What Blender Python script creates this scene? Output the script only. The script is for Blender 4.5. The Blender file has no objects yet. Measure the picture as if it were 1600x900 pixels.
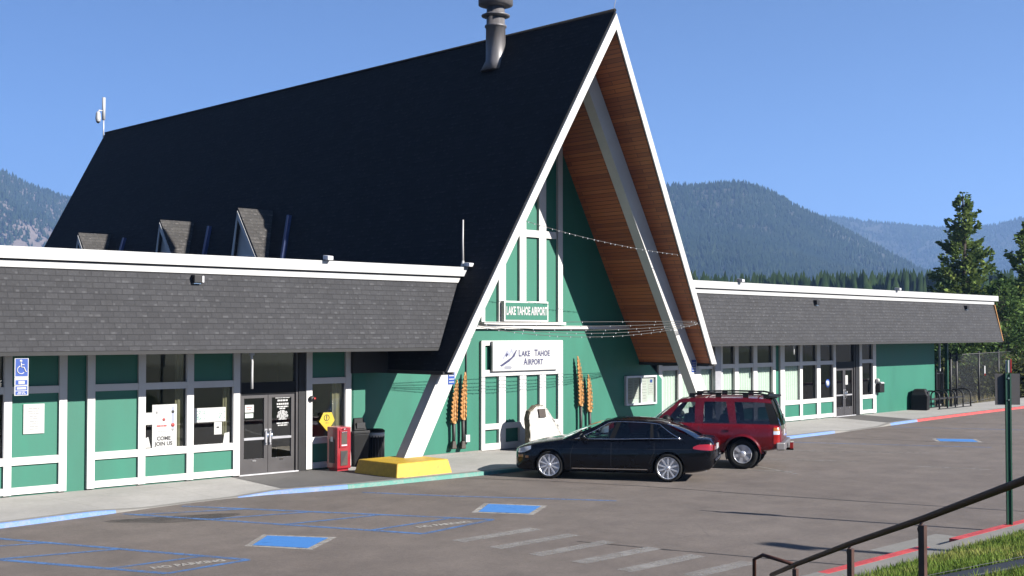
import bpy, bmesh, math, random
import numpy as np
from mathutils import Vector, Matrix
from math import radians as RAD, sin, cos, pi, sqrt, atan2
random.seed(7); RNG = np.random.default_rng(7)
SC = bpy.context.scene
COL = SC.collection

# ------------------------------------------------------------------ camera, sky, sun, exposure
cd = bpy.data.cameras.new('camera'); CAM = bpy.data.objects.new('camera', cd); COL.objects.link(CAM)
cd.sensor_width = 36; cd.lens = 1933.44*36/1600; cd.shift_y = 13.14/1600
cd.clip_start = .1; cd.clip_end = 30000
CAM.location = (-26.0327, -22.8643, 3.5)
CAM.rotation_euler = (RAD(90+1.6587), 0, RAD(-44.8459))
CAM.rotation_mode = 'XYZ'
SC.camera = CAM
SUN_AZ, SUN_EL = 18.3, 28.0           # azimuth from -Y (front of the building) towards +X
W_ = bpy.data.worlds.new('World'); SC.world = W_; W_.use_nodes = True
nt = W_.node_tree; nt.nodes.clear()
sky = nt.nodes.new('ShaderNodeTexSky'); sky.sky_type = 'NISHITA'; sky.sun_disc = False
sky.sun_elevation = RAD(SUN_EL); sky.sun_rotation = RAD(180-SUN_AZ)
sky.altitude = 1900; sky.air_density = 0.6; sky.dust_density = 0.3; sky.ozone_density = 6.5
bg = nt.nodes.new('ShaderNodeBackground'); bg.inputs[1].default_value = 0.05
wo = nt.nodes.new('ShaderNodeOutputWorld')
nt.links.new(sky.outputs[0], bg.inputs[0]); nt.links.new(bg.outputs[0], wo.inputs[0])
sl = bpy.data.lights.new('sun', 'SUN'); sl.energy = 5.0; sl.angle = RAD(.5); sl.color = (1, .95, .87)
SUN = bpy.data.objects.new('sun', sl); COL.objects.link(SUN)
sdir = Vector((sin(RAD(SUN_AZ))*cos(RAD(SUN_EL)), -cos(RAD(SUN_AZ))*cos(RAD(SUN_EL)), sin(RAD(SUN_EL))))
SUN.rotation_euler = sdir.to_track_quat('Z', 'Y').to_euler(); SUN.location = (20, -60, 60)
SC.view_settings.view_transform = 'Standard'; SC.view_settings.look = 'None'
SC.view_settings.exposure = 1.7; SC.view_settings.gamma = 1; SC.view_settings.use_curve_mapping = False
SC.cycles.max_bounces = 8; SC.cycles.transparent_max_bounces = 16

# ------------------------------------------------------------------ materials
class N:
    def __init__(s, name):
        s.m = bpy.data.materials.new(name); s.m.use_nodes = True; s.t = s.m.node_tree; s.t.nodes.clear()
        s.out = s.t.nodes.new('ShaderNodeOutputMaterial')
    def n(s, typ, **kw):
        x = s.t.nodes.new('ShaderNode'+typ)
        for k, v in kw.items():
            if k.startswith('_'): setattr(x, k[1:], v)
            else:
                i = x.inputs[int(k[1:])] if k[0] == 'i' and k[1:].isdigit() else x.inputs[k.replace('__', ' ')]
                if isinstance(v, bpy.types.NodeSocket): s.t.links.new(v, i)
                else: i.default_value = v
        return x
    def L(s, a, b): s.t.links.new(a, b)
    def math(s, op, a, b=0.0, c=0.0): return s.n('Math', _operation=op, i0=a, i1=b, i2=c).outputs[0]
    def mix(s, f, a, b, bt='MIX'):
        x = s.t.nodes.new('ShaderNodeMix'); x.data_type = 'RGBA'; x.blend_type = bt
        for i, v in ((0, f), (6, a), (7, b)):
            if isinstance(v, bpy.types.NodeSocket): s.L(v, x.inputs[i])
            else: x.inputs[i].default_value = v
        return x.outputs[2]
    def ramp(s, f, pts):
        r = s.n('ValToRGB', i0=f); e = r.color_ramp.elements
        while len(e) < len(pts): e.new(.5)
        for k, (p, c) in enumerate(pts):
            e[k].position = p; e[k].color = c if len(c) == 4 else (*c, 1)
        return r.outputs[0]
    def obj(s): return s.n('TexCoord').outputs['Object']
    def geo(s): return s.n('NewGeometry').outputs['Position']
    def noise(s, vec, scale, detail=4, rough=.55):
        return s.n('TexNoise', Vector=vec, Scale=scale, Detail=detail, Roughness=rough).outputs[0]
    def bump(s, h, st, dist=.02, nrm=None):
        b = s.n('Bump', Height=h, Strength=st, Distance=dist)
        return b.outputs[0]
    def fin(s, sh): s.L(sh, s.out.inputs[0]); return s.m

K = .35          # overall paint reflectance, weathered surfaces
def kk(c): return tuple(x*K for x in c)
def c4(c): return (*c, 1) if len(c) == 3 else c
def mat(name, col, rough=.6, var=.15, scale=2.5, bump=0, bscale=60, metal=0, spec=.5, coat=0, fine=0, stretch=None):
    m = N(name); v = m.obj()
    if not metal: col = kk(col)
    if stretch: v = m.n('Mapping', Vector=v, Scale=stretch).outputs[0]
    b = m.n('BsdfPrincipled', Roughness=rough, Metallic=metal)
    b.inputs['Specular IOR Level'].default_value = spec
    b.inputs['Coat Weight'].default_value = coat; b.inputs['Coat Roughness'].default_value = .03
    n1 = m.noise(v, scale, 5, .6)
    dark = tuple(x*(1-var) for x in col); lite = tuple(min(1, x*(1+var)) for x in col)
    c = m.ramp(n1, [(.3, dark), (.7, lite)])
    if fine:
        n2 = m.noise(v, fine, 3, .7)
        c = m.mix(.55, c, m.ramp(n2, [(.3, (.55, .55, .55)), (.7, (1.2, 1.2, 1.2))]), 'MULTIPLY')
    m.L(c, b.inputs['Base Color'])
    m.L(m.math('MULTIPLY_ADD', n1, .2, rough-.1), b.inputs['Roughness'])
    if bump: m.L(m.bump(m.noise(v, bscale, 4), bump), b.inputs['Normal'])
    return m.fin(b.outputs[0])

def shingle(name, axis, cols, rw=.33, rh=.14, zs=1.05, mort=.012):
    """overlapping asphalt shingles: axis 0 = courses run along x, 1 = along y"""
    m = N(name); v = m.obj(); sp = m.n('SeparateXYZ', i0=v); cols = [kk(c) for c in cols]
    a = sp.outputs[axis]; z = m.math('MULTIPLY', sp.outputs[2], zs)
    vec = m.n('CombineXYZ', i0=a, i1=z).outputs[0]
    br = m.n('TexBrick', Vector=vec, Scale=1.0)
    br.inputs['Color1'].default_value = (0, 0, 0, 1); br.inputs['Color2'].default_value = (1, 1, 1, 1)
    br.inputs['Mortar'].default_value = (.5, .5, .5, 1); br.inputs['Mortar Size'].default_value = mort
    br.inputs['Mortar Smooth'].default_value = .2
    br.inputs['Brick Width'].default_value = rw; br.inputs['Row Height'].default_value = rh
    br.offset = .5; br.inputs['Bias'].default_value = 0
    n1 = m.noise(v, 1.2, 4); n2 = m.noise(v, 26, 3, .7); n3 = m.noise(v, 150, 2)
    f = m.math('ADD', m.math('MULTIPLY', br.outputs[0], .26), m.math('MULTIPLY', n2, .74))
    c = m.ramp(f, [(.25, cols[0]), (.6, cols[1]), (.92, cols[2])])
    c = m.mix(.6, c, m.ramp(n1, [(.3, (.8, .8, .8)), (.7, (1.15, 1.15, 1.15))]), 'MULTIPLY')
    c = m.mix(m.math('MULTIPLY', br.outputs[1], .42), c, c4(tuple(x*.45 for x in cols[0])))
    tick = m.ramp(m.noise(m.n('CombineXYZ', i0=m.math('MULTIPLY', a, 7.5), i1=m.math('MULTIPLY', m.math('FLOOR', m.math('DIVIDE', z, rh)), 3.7)).outputs[0], 1.0, 1), [(.55, (0, 0, 0)), (.68, (1, 1, 1))])
    tick = m.math('MULTIPLY', tick, m.ramp(m.math('FRACT', m.math('DIVIDE', z, rh)), [(.05, (0, 0, 0)), (.12, (1, 1, 1)), (.40, (1, 1, 1)), (.5, (0, 0, 0))]))
    c = m.mix(m.math('MULTIPLY', tick, .55), c, c4(tuple(x*1.45 for x in cols[2])))
    saw = m.math('FRACT', m.math('DIVIDE', z, rh))
    h = m.math('ADD', m.math('MULTIPLY', saw, -1.0), m.math('MULTIPLY', n3, .25))
    h = m.math('ADD', h, m.math('MULTIPLY', br.outputs[0], .5))
    b = m.n('BsdfPrincipled', Roughness=.9); b.inputs['Specular IOR Level'].default_value = .25
    m.L(c, b.inputs['Base Color']); m.L(m.bump(h, .7, .012), b.inputs['Normal'])
    return m.fin(b.outputs[0])

def planks(name):
    m = N(name); v = m.obj(); sp = m.n('SeparateXYZ', i0=v)
    z = m.math('MULTIPLY', sp.outputs[2], 1.15)
    vec = m.n('CombineXYZ', i0=sp.outputs[1], i1=z).outputs[0]
    br = m.n('TexBrick', Vector=vec, Scale=1.0)
    br.inputs['Color1'].default_value = (0, 0, 0, 1); br.inputs['Color2'].default_value = (1, 1, 1, 1)
    br.inputs['Mortar Size'].default_value = .008; br.inputs['Brick Width'].default_value = 2.6
    br.inputs['Row Height'].default_value = .125; br.inputs['Mortar'].default_value = (.5, .5, .5, 1)
    g = m.n('TexNoise', Vector=m.n('Mapping', Vector=v, Scale=(1, 1.2, 26)).outputs[0], Scale=2.0, Detail=5).outputs[0]
    f = m.math('ADD', m.math('MULTIPLY', br.outputs[0], .5), m.math('MULTIPLY', g, .5))
    c = m.ramp(f, [(.2, (.19, .050, .012)), (.55, (.29, .082, .019)), (.9, (.38, .125, .032))])
    c = m.mix(m.math('MULTIPLY', br.outputs[1], .85), c, (.03, .012, .006, 1))
    b = m.n('BsdfPrincipled', Roughness=.55)
    m.L(c, b.inputs['Base Color']); m.L(m.bump(m.math('MULTIPLY', br.outputs[1], -1), .6, .008), b.inputs['Normal'])
    return m.fin(b.outputs[0])

def glass_mat(name, tint, refl=1.0):
    m = N(name)
    fr = m.n('Fresnel', IOR=1.52); f = m.math('MULTIPLY', fr.outputs[0], refl)
    t = m.n('BsdfTransparent', Color=c4(tint)); g = m.n('BsdfGlossy', Roughness=.015)
    g.inputs['Color'].default_value = (.95, .97, 1, 1)
    x = m.n('MixShader', i0=f, i1=t.outputs[0], i2=g.outputs[0])
    return m.fin(x.outputs[0])

def asphalt():
    m = N('asphalt'); v = m.geo()
    n1 = m.noise(v, .16, 5, .6); n2 = m.noise(v, 1.3, 6, .65); n3 = m.noise(v, 45, 3, .7); n4 = m.noise(v, 260, 2, .6)
    c = m.ramp(n1, [(.3, (.089, .0745, .0665)), (.7, (.112, .0955, .086))])
    c = m.mix(.75, c, m.ramp(n2, [(.25, (.70, .70, .71)), (.75, (1.26, 1.25, 1.24))]), 'MULTIPLY')
    c = m.mix(.8, c, m.ramp(n3, [(.3, (.62, .62, .62)), (.7, (1.32, 1.32, 1.32))]), 'MULTIPLY')
    c = m.mix(.6, c, m.ramp(n4, [(.3, (.7, .7, .7)), (.7, (1.3, 1.3, 1.3))]), 'MULTIPLY')
    n5 = m.noise(v, 11, 4, .7)
    c = m.mix(.8, c, m.ramp(n5, [(.3, (.82, .82, .82)), (.7, (1.15, 1.15, 1.15))]), 'MULTIPLY')
    # oil stains with a shape of their own
    vo = m.n('TexVoronoi', Vector=m.n('Mapping', Vector=v, Rotation=(0, 0, .45), Scale=(.21, .12, .2)).outputs[0], Scale=1.0)
    d = m.math('ADD', vo.outputs[0], m.math('MULTIPLY', n2, .35))
    st = m.ramp(d, [(.22, (1, 1, 1)), (.42, (0, 0, 0))])
    c = m.mix(m.math('MULTIPLY', st, .22), c, (.055, .05, .047, 1))
    # fine crazing cracks
    cr = m.n('TexVoronoi', Vector=m.mix(.12, v, m.n('TexNoise', Vector=v, Scale=.8).outputs[1]), Scale=.42, _feature='DISTANCE_TO_EDGE')
    ck = m.ramp(cr.outputs[0], [(.0, (1, 1, 1)), (.010, (0, 0, 0))])
    c = m.mix(m.math('MULTIPLY', m.math('MULTIPLY', ck, m.ramp(n1, [(.5, (0, 0, 0)), (.62, (1, 1, 1))])), .5), c, (.05, .047, .045, 1))
    b = m.n('BsdfPrincipled', Roughness=.86); b.inputs['Specular IOR Level'].default_value = .3
    m.L(c, b.inputs['Base Color']); m.L(m.bump(m.math('ADD', n3, m.math('MULTIPLY', n4, .6)), .35, .01), b.inputs['Normal'])
    return m.fin(b.outputs[0])

def concrete(name, col, joints=True):
    m = N(name); v = m.geo(); col = kk(col)
    n1 = m.noise(v, .7, 5, .6); n2 = m.noise(v, 9, 5, .7); n3 = m.noise(v, 120, 2)
    c = m.ramp(n1, [(.3, tuple(x*.86 for x in col)), (.7, tuple(x*1.1 for x in col))])
    c = m.mix(.6, c, m.ramp(n2, [(.3, (.84, .84, .84)), (.7, (1.12, 1.12, 1.12))]), 'MULTIPLY')
    c = m.mix(.5, c, m.ramp(n3, [(.3, (.8, .8, .8)), (.7, (1.2, 1.2, 1.2))]), 'MULTIPLY')
    h = n3
    if joints:
        sp = m.n('SeparateXYZ', i0=v)
        for k, (sck, per, off) in enumerate(((0, 2.6, .35), (1, 2.9, 2.25))):
            w = m.math('ADD', sp.outputs[sck], m.math('MULTIPLY', sp.outputs[1-sck], .05 if k == 0 else -.03))
            p = m.math('ABSOLUTE', m.math('SUBTRACT', m.math('FRACT', m.math('DIVIDE', m.math('ADD', w, off), per)), .5))
            ln = m.ramp(p, [(.0, (1, 1, 1)), (.0055, (0, 0, 0))])
            c = m.mix(m.math('MULTIPLY', ln, .6), c, (.12, .115, .105, 1))
    b = m.n('BsdfPrincipled', Roughness=.85); b.inputs['Specular IOR Level'].default_value = .3
    m.L(c, b.inputs['Base Color']); m.L(m.bump(h, .2, .006), b.inputs['Normal'])
    return m.fin(b.outputs[0])

def worn_paint(name, col, wear=.42, soft=.12, scale=7):
    """road paint, rubbed through to the pavement"""
    col = kk(col)
    m = N(name); v = m.geo()
    n = m.math('ADD', m.math('MULTIPLY', m.noise(v, scale, 6, .75), .6), m.math('MULTIPLY', m.noise(v, 1.1, 3), .4))
    a = m.ramp(n, [(wear-soft, (0, 0, 0)), (wear+soft, (1, 1, 1))])
    b = m.n('BsdfPrincipled', Roughness=.75)
    n3 = m.noise(v, 60, 3)
    m.L(m.mix(.5, c4(col), m.ramp(n3, [(.3, (.75, .75, .75)), (.7, (1.1, 1.1, 1.1))]), 'MULTIPLY'), b.inputs['Base Color'])
    t = m.n('BsdfTransparent')
    x = m.n('MixShader', i0=a, i1=t.outputs[0], i2=b.outputs[0])
    return m.fin(x.outputs[0])

def leafy(name, a, b_, c_, scale=1.3):
    m = N(name); v = m.geo()
    n = m.noise(v, scale, 3); n2 = m.noise(v, scale*9, 2)
    f = m.math('ADD', m.math('MULTIPLY', n, .6), m.math('MULTIPLY', n2, .4))
    c = m.ramp(f, [(.3, a), (.5, b_), (.72, c_)])
    d = m.n('BsdfDiffuse', Color=c); t = m.n('BsdfTranslucent', Color=c)
    x = m.n('MixShader', i0=.25, i1=d.outputs[0], i2=t.outputs[0])
    return m.fin(x.outputs[0])

def chainlink():
    m = N('chain_link'); sp = m.n('SeparateXYZ', i0=m.obj())
    a = m.math('ADD', sp.outputs[0], sp.outputs[2]); b = m.math('SUBTRACT', sp.outputs[0], sp.outputs[2])
    fa = m.math('LESS_THAN', m.math('FRACT', m.math('MULTIPLY', a, 13)), .16)
    fb = m.math('LESS_THAN', m.math('FRACT', m.math('MULTIPLY', b, 13)), .16)
    f = m.math('MAXIMUM', fa, fb)
    d = m.n('BsdfPrincipled', Roughness=.6); d.inputs['Base Color'].default_value = (.012, .013, .013, 1)
    t = m.n('BsdfTransparent')
    return m.fin(m.n('MixShader', i0=f, i1=t.outputs[0], i2=d.outputs[0]).outputs[0])

def car_paint(name, col, cw=1, cior=1.5, spec=.5):
    m = N(name); b = m.n('BsdfPrincipled', Roughness=.28, Metallic=.0)
    b.inputs['Base Color'].default_value = c4(col)
    b.inputs['Coat Weight'].default_value = cw; b.inputs['Coat Roughness'].default_value = .02; b.inputs['Coat IOR'].default_value = cior; b.inputs['Specular IOR Level'].default_value = spec
    n = m.noise(m.obj(), 3, 4)
    m.L(m.mix(.35, c4(col), m.ramp(n, [(.3, (.75, .75, .75)), (.7, (1.25, 1.22, 1.2))]), 'MULTIPLY'), b.inputs['Base Color'])
    m.L(m.math('MULTIPLY_ADD', n, .1, .22), b.inputs['Roughness'])
    return m.fin(b.outputs[0])

M = {}
M['green'] = mat('green_wall_paint', (.0095, .245, .155), .6, .12, .8, .1, 40, stretch=(1.6, 1.6, .35))
M['white'] = mat('white_trim_paint', (1.05, 1.03, 1.01), .55, .06, 1.5, .1, 40)
M['fascia'] = mat('fascia_paint', (.82, .82, .82), .5, .05, .8)
M['beam'] = mat('beam_paint', (.92, .91, .89), .6, .08, 1.2, .12, 30)
M['shingle'] = shingle('grey_shingles', 0, ((.064, .0642, .0715), (.086, .0862, .0945), (.125, .1252, .1345)), .25, .125)
M['roofblack'] = shingle('black_shingles', 1, ((.011, .0113, .0138), (.021, .0215, .0255), (.042, .043, .049)), .33, .14, 1.15)
M['dormershingle'] = shingle('dormer_shingles', 0, ((.075, .072, .072), (.12, .115, .112), (.19, .18, .175)), .33, .14, 1.3)
M['wood'] = planks('wood_soffit')
M['soffit'] = mat('dark_soffit', (.03, .03, .032), .8, .1)
M['dark'] = mat('dark_metal', (.030, .030, .033), .55, .15, 3, spec=.25)
M['bronze'] = mat('bronze_door_frame', (.036, .033, .034), .45, .1, 2, metal=.2)
M['black'] = mat('black_plastic', (.010, .010, .011), .6, .2, 6, spec=.2)
M['void'] = mat('wheel_gap', (.004, .004, .004), .9, .1, spec=.05)
M['rubber'] = mat('rubber', (.016, .016, .017), .85, .2, 12, spec=.2)
M['chrome'] = mat('chrome', (.62, .62, .64), .16, .05, 3, metal=1)
M['alloy'] = mat('alloy_wheel', (.66, .66, .68), .3, .06, 5, metal=.75)
M['grey'] = mat('grey_metal', (.22, .22, .235), .45, .12, 3, metal=.2)
M['greylight'] = mat('galvanised_metal', (.36, .36, .38), .5, .12, 3, metal=.3)
M['flue'] = mat('flue_metal', (.105, .10, .105), .5, .2, 2.5, metal=.3, stretch=(3, 3, .6))
M['bluemetal'] = mat('blue_flashing', (.05, .09, .26), .45, .1, 2)
M['red'] = mat('red_box_paint', (.50, .012, .030), .35, .12, 3, coat=.4)
M['yellow'] = mat('yellow_kerb_paint', (.98, .60, .02), .6, .10, 1.8, .15, 40, fine=9)
M['signyellow'] = mat('sign_yellow', (.85, .62, .02), .45, .04)
M['signblue'] = mat('sign_blue', (.02, .10, .52), .4, .05)
M['signwhite'] = mat('sign_white', (.82, .82, .82), .5, .03)
M['paper'] = mat('paper', (.80, .80, .78), .7, .04, 6)
M['ink'] = mat('black_ink', (.02, .02, .025), .6, .1)
M['greyink'] = mat('grey_ink', (.5, .5, .52), .6, .1)
M['navy'] = mat('navy_ink', (.035, .04, .16), .6, .1)
M['lilac'] = mat('lilac_ink', (.50, .53, .68), .6, .1)
M['redink'] = mat('red_ink', (.6, .06, .06), .6, .1)
M['tealink'] = mat('teal_ink', (.10, .42, .38), .6, .2, 8)
M['glass'] = glass_mat('window_glass', (.86, .90, .87), 1.0)
M['carglass'] = glass_mat('car_glass', (.62, .68, .66), 1.0)
M['tint'] = glass_mat('tinted_car_glass', (.16, .17, .19), 1.0)
M['room'] = mat('room_wall', (.115, .105, .062), .8, .3, 1.0)
M['roomfloor'] = mat('room_floor', (.10, .085, .065), .6, .2, 1.0)
M['blind'] = mat('white_blind', (.88, 1.0, .92), .7, .05, 1, stretch=(14, 14, .4))
M['curtain'] = mat('olive_curtain', (.20, .18, .095), .8, .2, 2, stretch=(18, 18, .5))
M['asphalt'] = asphalt()
M['concrete'] = concrete('sidewalk_concrete', (.68, .66, .63))
M['curbc'] = concrete('kerb_concrete', (.40, .385, .36), False)
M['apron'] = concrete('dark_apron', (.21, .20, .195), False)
M['curbblue'] = mat('kerb_blue', (.20, .36, .74), .6, .25, 4, fine=14)
M['curbteal'] = mat('kerb_teal', (.16, .42, .36), .6, .25, 4, fine=14)
def worn_curb(name, col):
    m = N(name); v = m.geo(); n = m.math('ADD', m.math('MULTIPLY', m.noise(v, 2.2, 5, .7), .6), m.math('MULTIPLY', m.noise(v, 17, 4, .7), .4))
    b = m.n('BsdfPrincipled', Roughness=.7); c = m.mix(m.ramp(n, [(.28, (0, 0, 0)), (.52, (1, 1, 1))]), c4(kk((.50, .48, .45))), c4(kk(col)))
    m.L(m.mix(.5, c, m.ramp(m.noise(v, 50, 3), [(.3, (.75, .75, .75)), (.7, (1.2, 1.2, 1.2))]), 'MULTIPLY'), b.inputs['Base Color']); return m.fin(b.outputs[0])
M['curbblue'] = worn_curb('kerb_blue', (.22, .42, .95)); M['curbteal'] = worn_curb('kerb_teal', (.13, .46, .38))
M['curbred'] = mat('kerb_red', (.95, .10, .09), .6, .25, 4, fine=14)
M['pblue'] = worn_paint('blue_road_paint', (.075, .37, 1.0), .28, .16)
M['pblueline'] = worn_paint('blue_line_paint', (.13, .36, .85), .46, .16)
M['pwhite'] = worn_paint('white_road_paint', (.92, .88, .82), .50, .2)
M['pfaint'] = worn_paint('faint_road_paint', (.58, .555, .53), .47, .22, 5)
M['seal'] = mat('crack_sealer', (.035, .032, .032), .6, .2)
M['oil'] = worn_paint('oil_stain', (.105, .095, .088), .52, .2, 1.3)
M['earth'] = mat('earth', (.10, .085, .055), .95, .3, .02, fine=.3)
M['drygrass'] = mat('dry_grass_ground', (.16, .14, .075), .95, .35, .5, .4, 20, fine=5)
M['turf'] = mat('turf', (.16, .23, .06), .95, .35, 1.2, .5, 60, fine=20)
M['stone'] = mat('monument_stone', (1.0, .975, .92), .85, .26, 5, .9, 9, fine=16)
M['stoneside'] = mat('monument_rough_side', (.30, .25, .17), .9, .3, 6, .9, 12, fine=18)
M['carved'] = mat('carved_wood', (.92, .42, .105), .6, .28, 9, .3, 30, fine=30)
M['burnt'] = mat('dark_handle_wood', (.022, .018, .016), .6, .3, 6)
M['boot'] = mat('brown_foot_wood', (.085, .06, .045), .7, .3, 9)
M['sgreen'] = mat('green_post_paint', (.008, .105, .060), .45, .1, 3)
M['rail'] = mat('brown_rail_paint', (.115, .050, .038), .5, .25, 5, fine=14)
M['railtop'] = mat('dark_rail_paint', (.13, .050, .036), .6, .25, 7, spec=.25)
M['link'] = chainlink()
M['audi'] = car_paint('black_car_paint', (.0012, .0013, .0022), .75, 1.34, .12)
M['suv'] = car_paint('dark_red_car_paint', (.078, .0018, .0042), .8, 1.4, .2)
M['redlens'] = mat('red_lens', (.62, .012, .014), .15, .1, 4, coat=1)
M['amber'] = mat('amber_lens', (.75, .24, .02), .2, .1, coat=1)
M['clear'] = mat('clear_lens', (.55, .57, .60), .12, .1, 4, metal=.4, coat=1)
M['seat'] = mat('seat_fabric', (.03, .03, .034), .8, .2)
M['plate'] = mat('licence_plate', (.7, .7, .72), .4, .1)
M['cable'] = mat('cable', (.13, .125, .12), .7, .2, 9)
M['bark'] = mat('bark', (.075, .05, .034), .9, .3, 6, .6, 20)
M['needle'] = leafy('pine_needles', (0.0374, 0.0680, 0.0238), (0.1020, 0.1496, 0.0408), (0.2210, 0.2550, 0.0714), .8)
M['needle2'] = leafy('fir_needles', (0.0306, 0.0612, 0.0238), (0.0765, 0.1275, 0.0408), (0.1615, 0.2040, 0.0646), .8)
M['shrub'] = leafy('shrub_leaves', (.030, .040, .018), (.060, .068, .028), (.115, .115, .05), 1.2)
M['forest'] = leafy('forest_trees', (.014, .028, .012), (.028, .048, .018), (.055, .078, .028), .06)
M['hillforest'] = leafy('hill_trees', (.014, .024, .014), (.024, .038, .020), (.045, .058, .030), .012)
M['hill'] = mat('hill_ground', (.10, .105, .075), .95, .35, .004, fine=.05)
M['rock'] = mat('mountain_rock', (.34, .27, .235), .95, .25, .006, fine=.06)
M['blade'] = leafy('grass_blades', (.050, .088, .016), (.095, .145, .030), (.26, .235, .085), 1.1)
M['weed'] = leafy('dry_grass_blades', (.16, .13, .06), (.26, .22, .11), (.36, .30, .15), 1.5)

# ------------------------------------------------------------------ geometry helpers
class MB:
    """collects shapes for ONE mesh object; fmap optionally maps local coordinates to the world"""
    def __init__(s, fmap=None):
        s.v = []; s.f = []; s.mi = []; s.sm = []; s.mats = []; s.map = fmap or (lambda *p: p)
    def _m(s, m):
        m = M[m] if isinstance(m, str) else m
        if m not in s.mats: s.mats.append(m)
        return s.mats.index(m)
    def add(s, vs, fs, m, smooth=False):
        k = len(s.v); i = s._m(m)
        s.v += [tuple(s.map(*p)) for p in vs]
        for f in fs: s.f.append(tuple(a+k for a in f)); s.mi.append(i); s.sm.append(smooth)
        return s
    def box(s, x0, x1, y0, y1, z0, z1, m):
        vs = [(x, y, z) for x in (x0, x1) for y in (y0, y1) for z in (z0, z1)]
        return s.add(vs, [(0, 1, 3, 2), (4, 6, 7, 5), (0, 4, 5, 1), (2, 3, 7, 6), (0, 2, 6, 4), (1, 5, 7, 3)], m)
    def hexa(s, p, m):   # 8 points: bottom ring 4, top ring 4
        return s.add(p, [(3, 2, 1, 0), (4, 5, 6, 7), (0, 1, 5, 4), (1, 2, 6, 5), (2, 3, 7, 6), (3, 0, 4, 7)], m)
    def prism(s, poly, d0, d1, m, plane='xz'):
        n = len(poly); vs = []
        for d in (d0, d1):
            for a, b in poly: vs.append((a, d, b) if plane == 'xz' else (d, a, b) if plane == 'yz' else (a, b, d))
        fs = [tuple(range(n))[::-1], tuple(range(n, 2*n))]+[(i, (i+1) % n, n+(i+1) % n, n+i) for i in range(n)]
        return s.add(vs, fs, m)
    def tube(s, pts, r, m, n=8, r1=None, cap=True):
        pts = [Vector(p) for p in pts]; k = len(pts); vs = []; up = None
        for i, p in enumerate(pts):
            d = (pts[min(i+1, k-1)]-pts[max(i-1, 0)]).normalized()
            if up is None: up = d.cross(Vector((0, 0, 1)) if abs(d.z) < .9 else Vector((1, 0, 0))).normalized()
            a = (up-d*up.dot(d)).normalized(); up = a; b = d.cross(a)
            rr = r if r1 is None else r+(r1-r)*i/(k-1)
            for j in range(n):
                t = 2*pi*j/n; vs.append(tuple(p+a*rr*cos(t)+b*rr*sin(t)))
        fs = [(i*n+j, i*n+(j+1) % n, (i+1)*n+(j+1) % n, (i+1)*n+j) for i in range(k-1) for j in range(n)]
        s.add(vs, fs, m, True)
        if cap: s.add([vs[j] for j in range(n)], [tuple(range(n))[::-1]], m); s.add(vs[-n:], [tuple(range(n))], m)
        return s
    def lathe(s, prof, c, m, n=24, axis='z', smooth=True):
        vs = []
        for r, h in prof:
            for j in range(n):
                t = 2*pi*j/n
                if axis == 'z': vs.append((c[0]+r*cos(t), c[1]+r*sin(t), c[2]+h))
                else: vs.append((c[0]+r*cos(t), c[1]+h, c[2]+r*sin(t)))
        k = len(prof)
        fs = [(i*n+j, i*n+(j+1) % n, (i+1)*n+(j+1) % n, (i+1)*n+j) for i in range(k-1) for j in range(n)]
        s.add(vs, fs, m, smooth)
        if prof[0][0] > 1e-6: s.add(vs[:n], [tuple(range(n))[::-1]], m)
        if prof[-1][0] > 1e-6: s.add(vs[-n:], [tuple(range(n))], m)
        return s
    def grid(s, f, nu, nv, m, smooth=True):
        vs = [f(i/nu, j/nv) for i in range(nu+1) for j in range(nv+1)]
        fs = [(i*(nv+1)+j, (i+1)*(nv+1)+j, (i+1)*(nv+1)+j+1, i*(nv+1)+j+1) for i in range(nu) for j in range(nv)]
        return s.add(vs, fs, m, smooth)
    def text(s, body, size, m, frame, align='CENTER', bold=0.0, ext=.004, sx=1.0):
        """flat lettering laid in a frame (origin, right, up)"""
        cu = bpy.data.curves.new('t', 'FONT'); cu.body = body; cu.size = size; cu.align_x = align; cu.align_y = 'CENTER'
        cu.offset = bold; cu.extrude = ext; cu.resolution_u = 3
        o = bpy.data.objects.new('t', cu); COL.objects.link(o)
        me = bpy.data.meshes.new_from_object(o.evaluated_get(bpy.context.evaluated_depsgraph_get()))
        O, R_, U_ = (Vector(q) for q in frame); Nn = R_.cross(U_)
        vs = [tuple(O+R_*p.co.x*sx+U_*p.co.y+Nn*(p.co.z+ext)) for p in me.vertices]
        s.add(vs, [tuple(p.vertices) for p in me.polygons], m)
        bpy.data.objects.remove(o); bpy.data.curves.remove(cu); bpy.data.meshes.remove(me)
        return s
    def build(s, name, parent=None, loc=None, rotz=0, bevel=0, recalc=True):
        me = bpy.data.meshes.new(name)
        me.from_pydata(s.v, [], s.f)
        for m in s.mats: me.materials.append(m)
        me.polygons.foreach_set('material_index', s.mi); me.polygons.foreach_set('use_smooth', s.sm)
        if recalc:
            bm = bmesh.new(); bm.from_mesh(me); bmesh.ops.remove_doubles(bm, verts=bm.verts, dist=1e-5)
            bmesh.ops.recalc_face_normals(bm, faces=bm.faces); bm.to_mesh(me); bm.free()
        me.update()
        o = bpy.data.objects.new(name, me); COL.objects.link(o)
        if loc is not None: o.location = loc
        o.rotation_euler.z = rotz
        if parent is not None:
            o.parent = parent
            if loc is None: o.matrix_parent_inverse = Matrix.LocRotScale(parent.location, parent.rotation_euler, None).inverted() if parent.type == 'EMPTY' else Matrix()
        if bevel:
            b = o.modifiers.new('bevel', 'BEVEL'); b.width = bevel; b.segments = 2; b.limit_method = 'ANGLE'; b.angle_limit = RAD(40)
        return o

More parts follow.
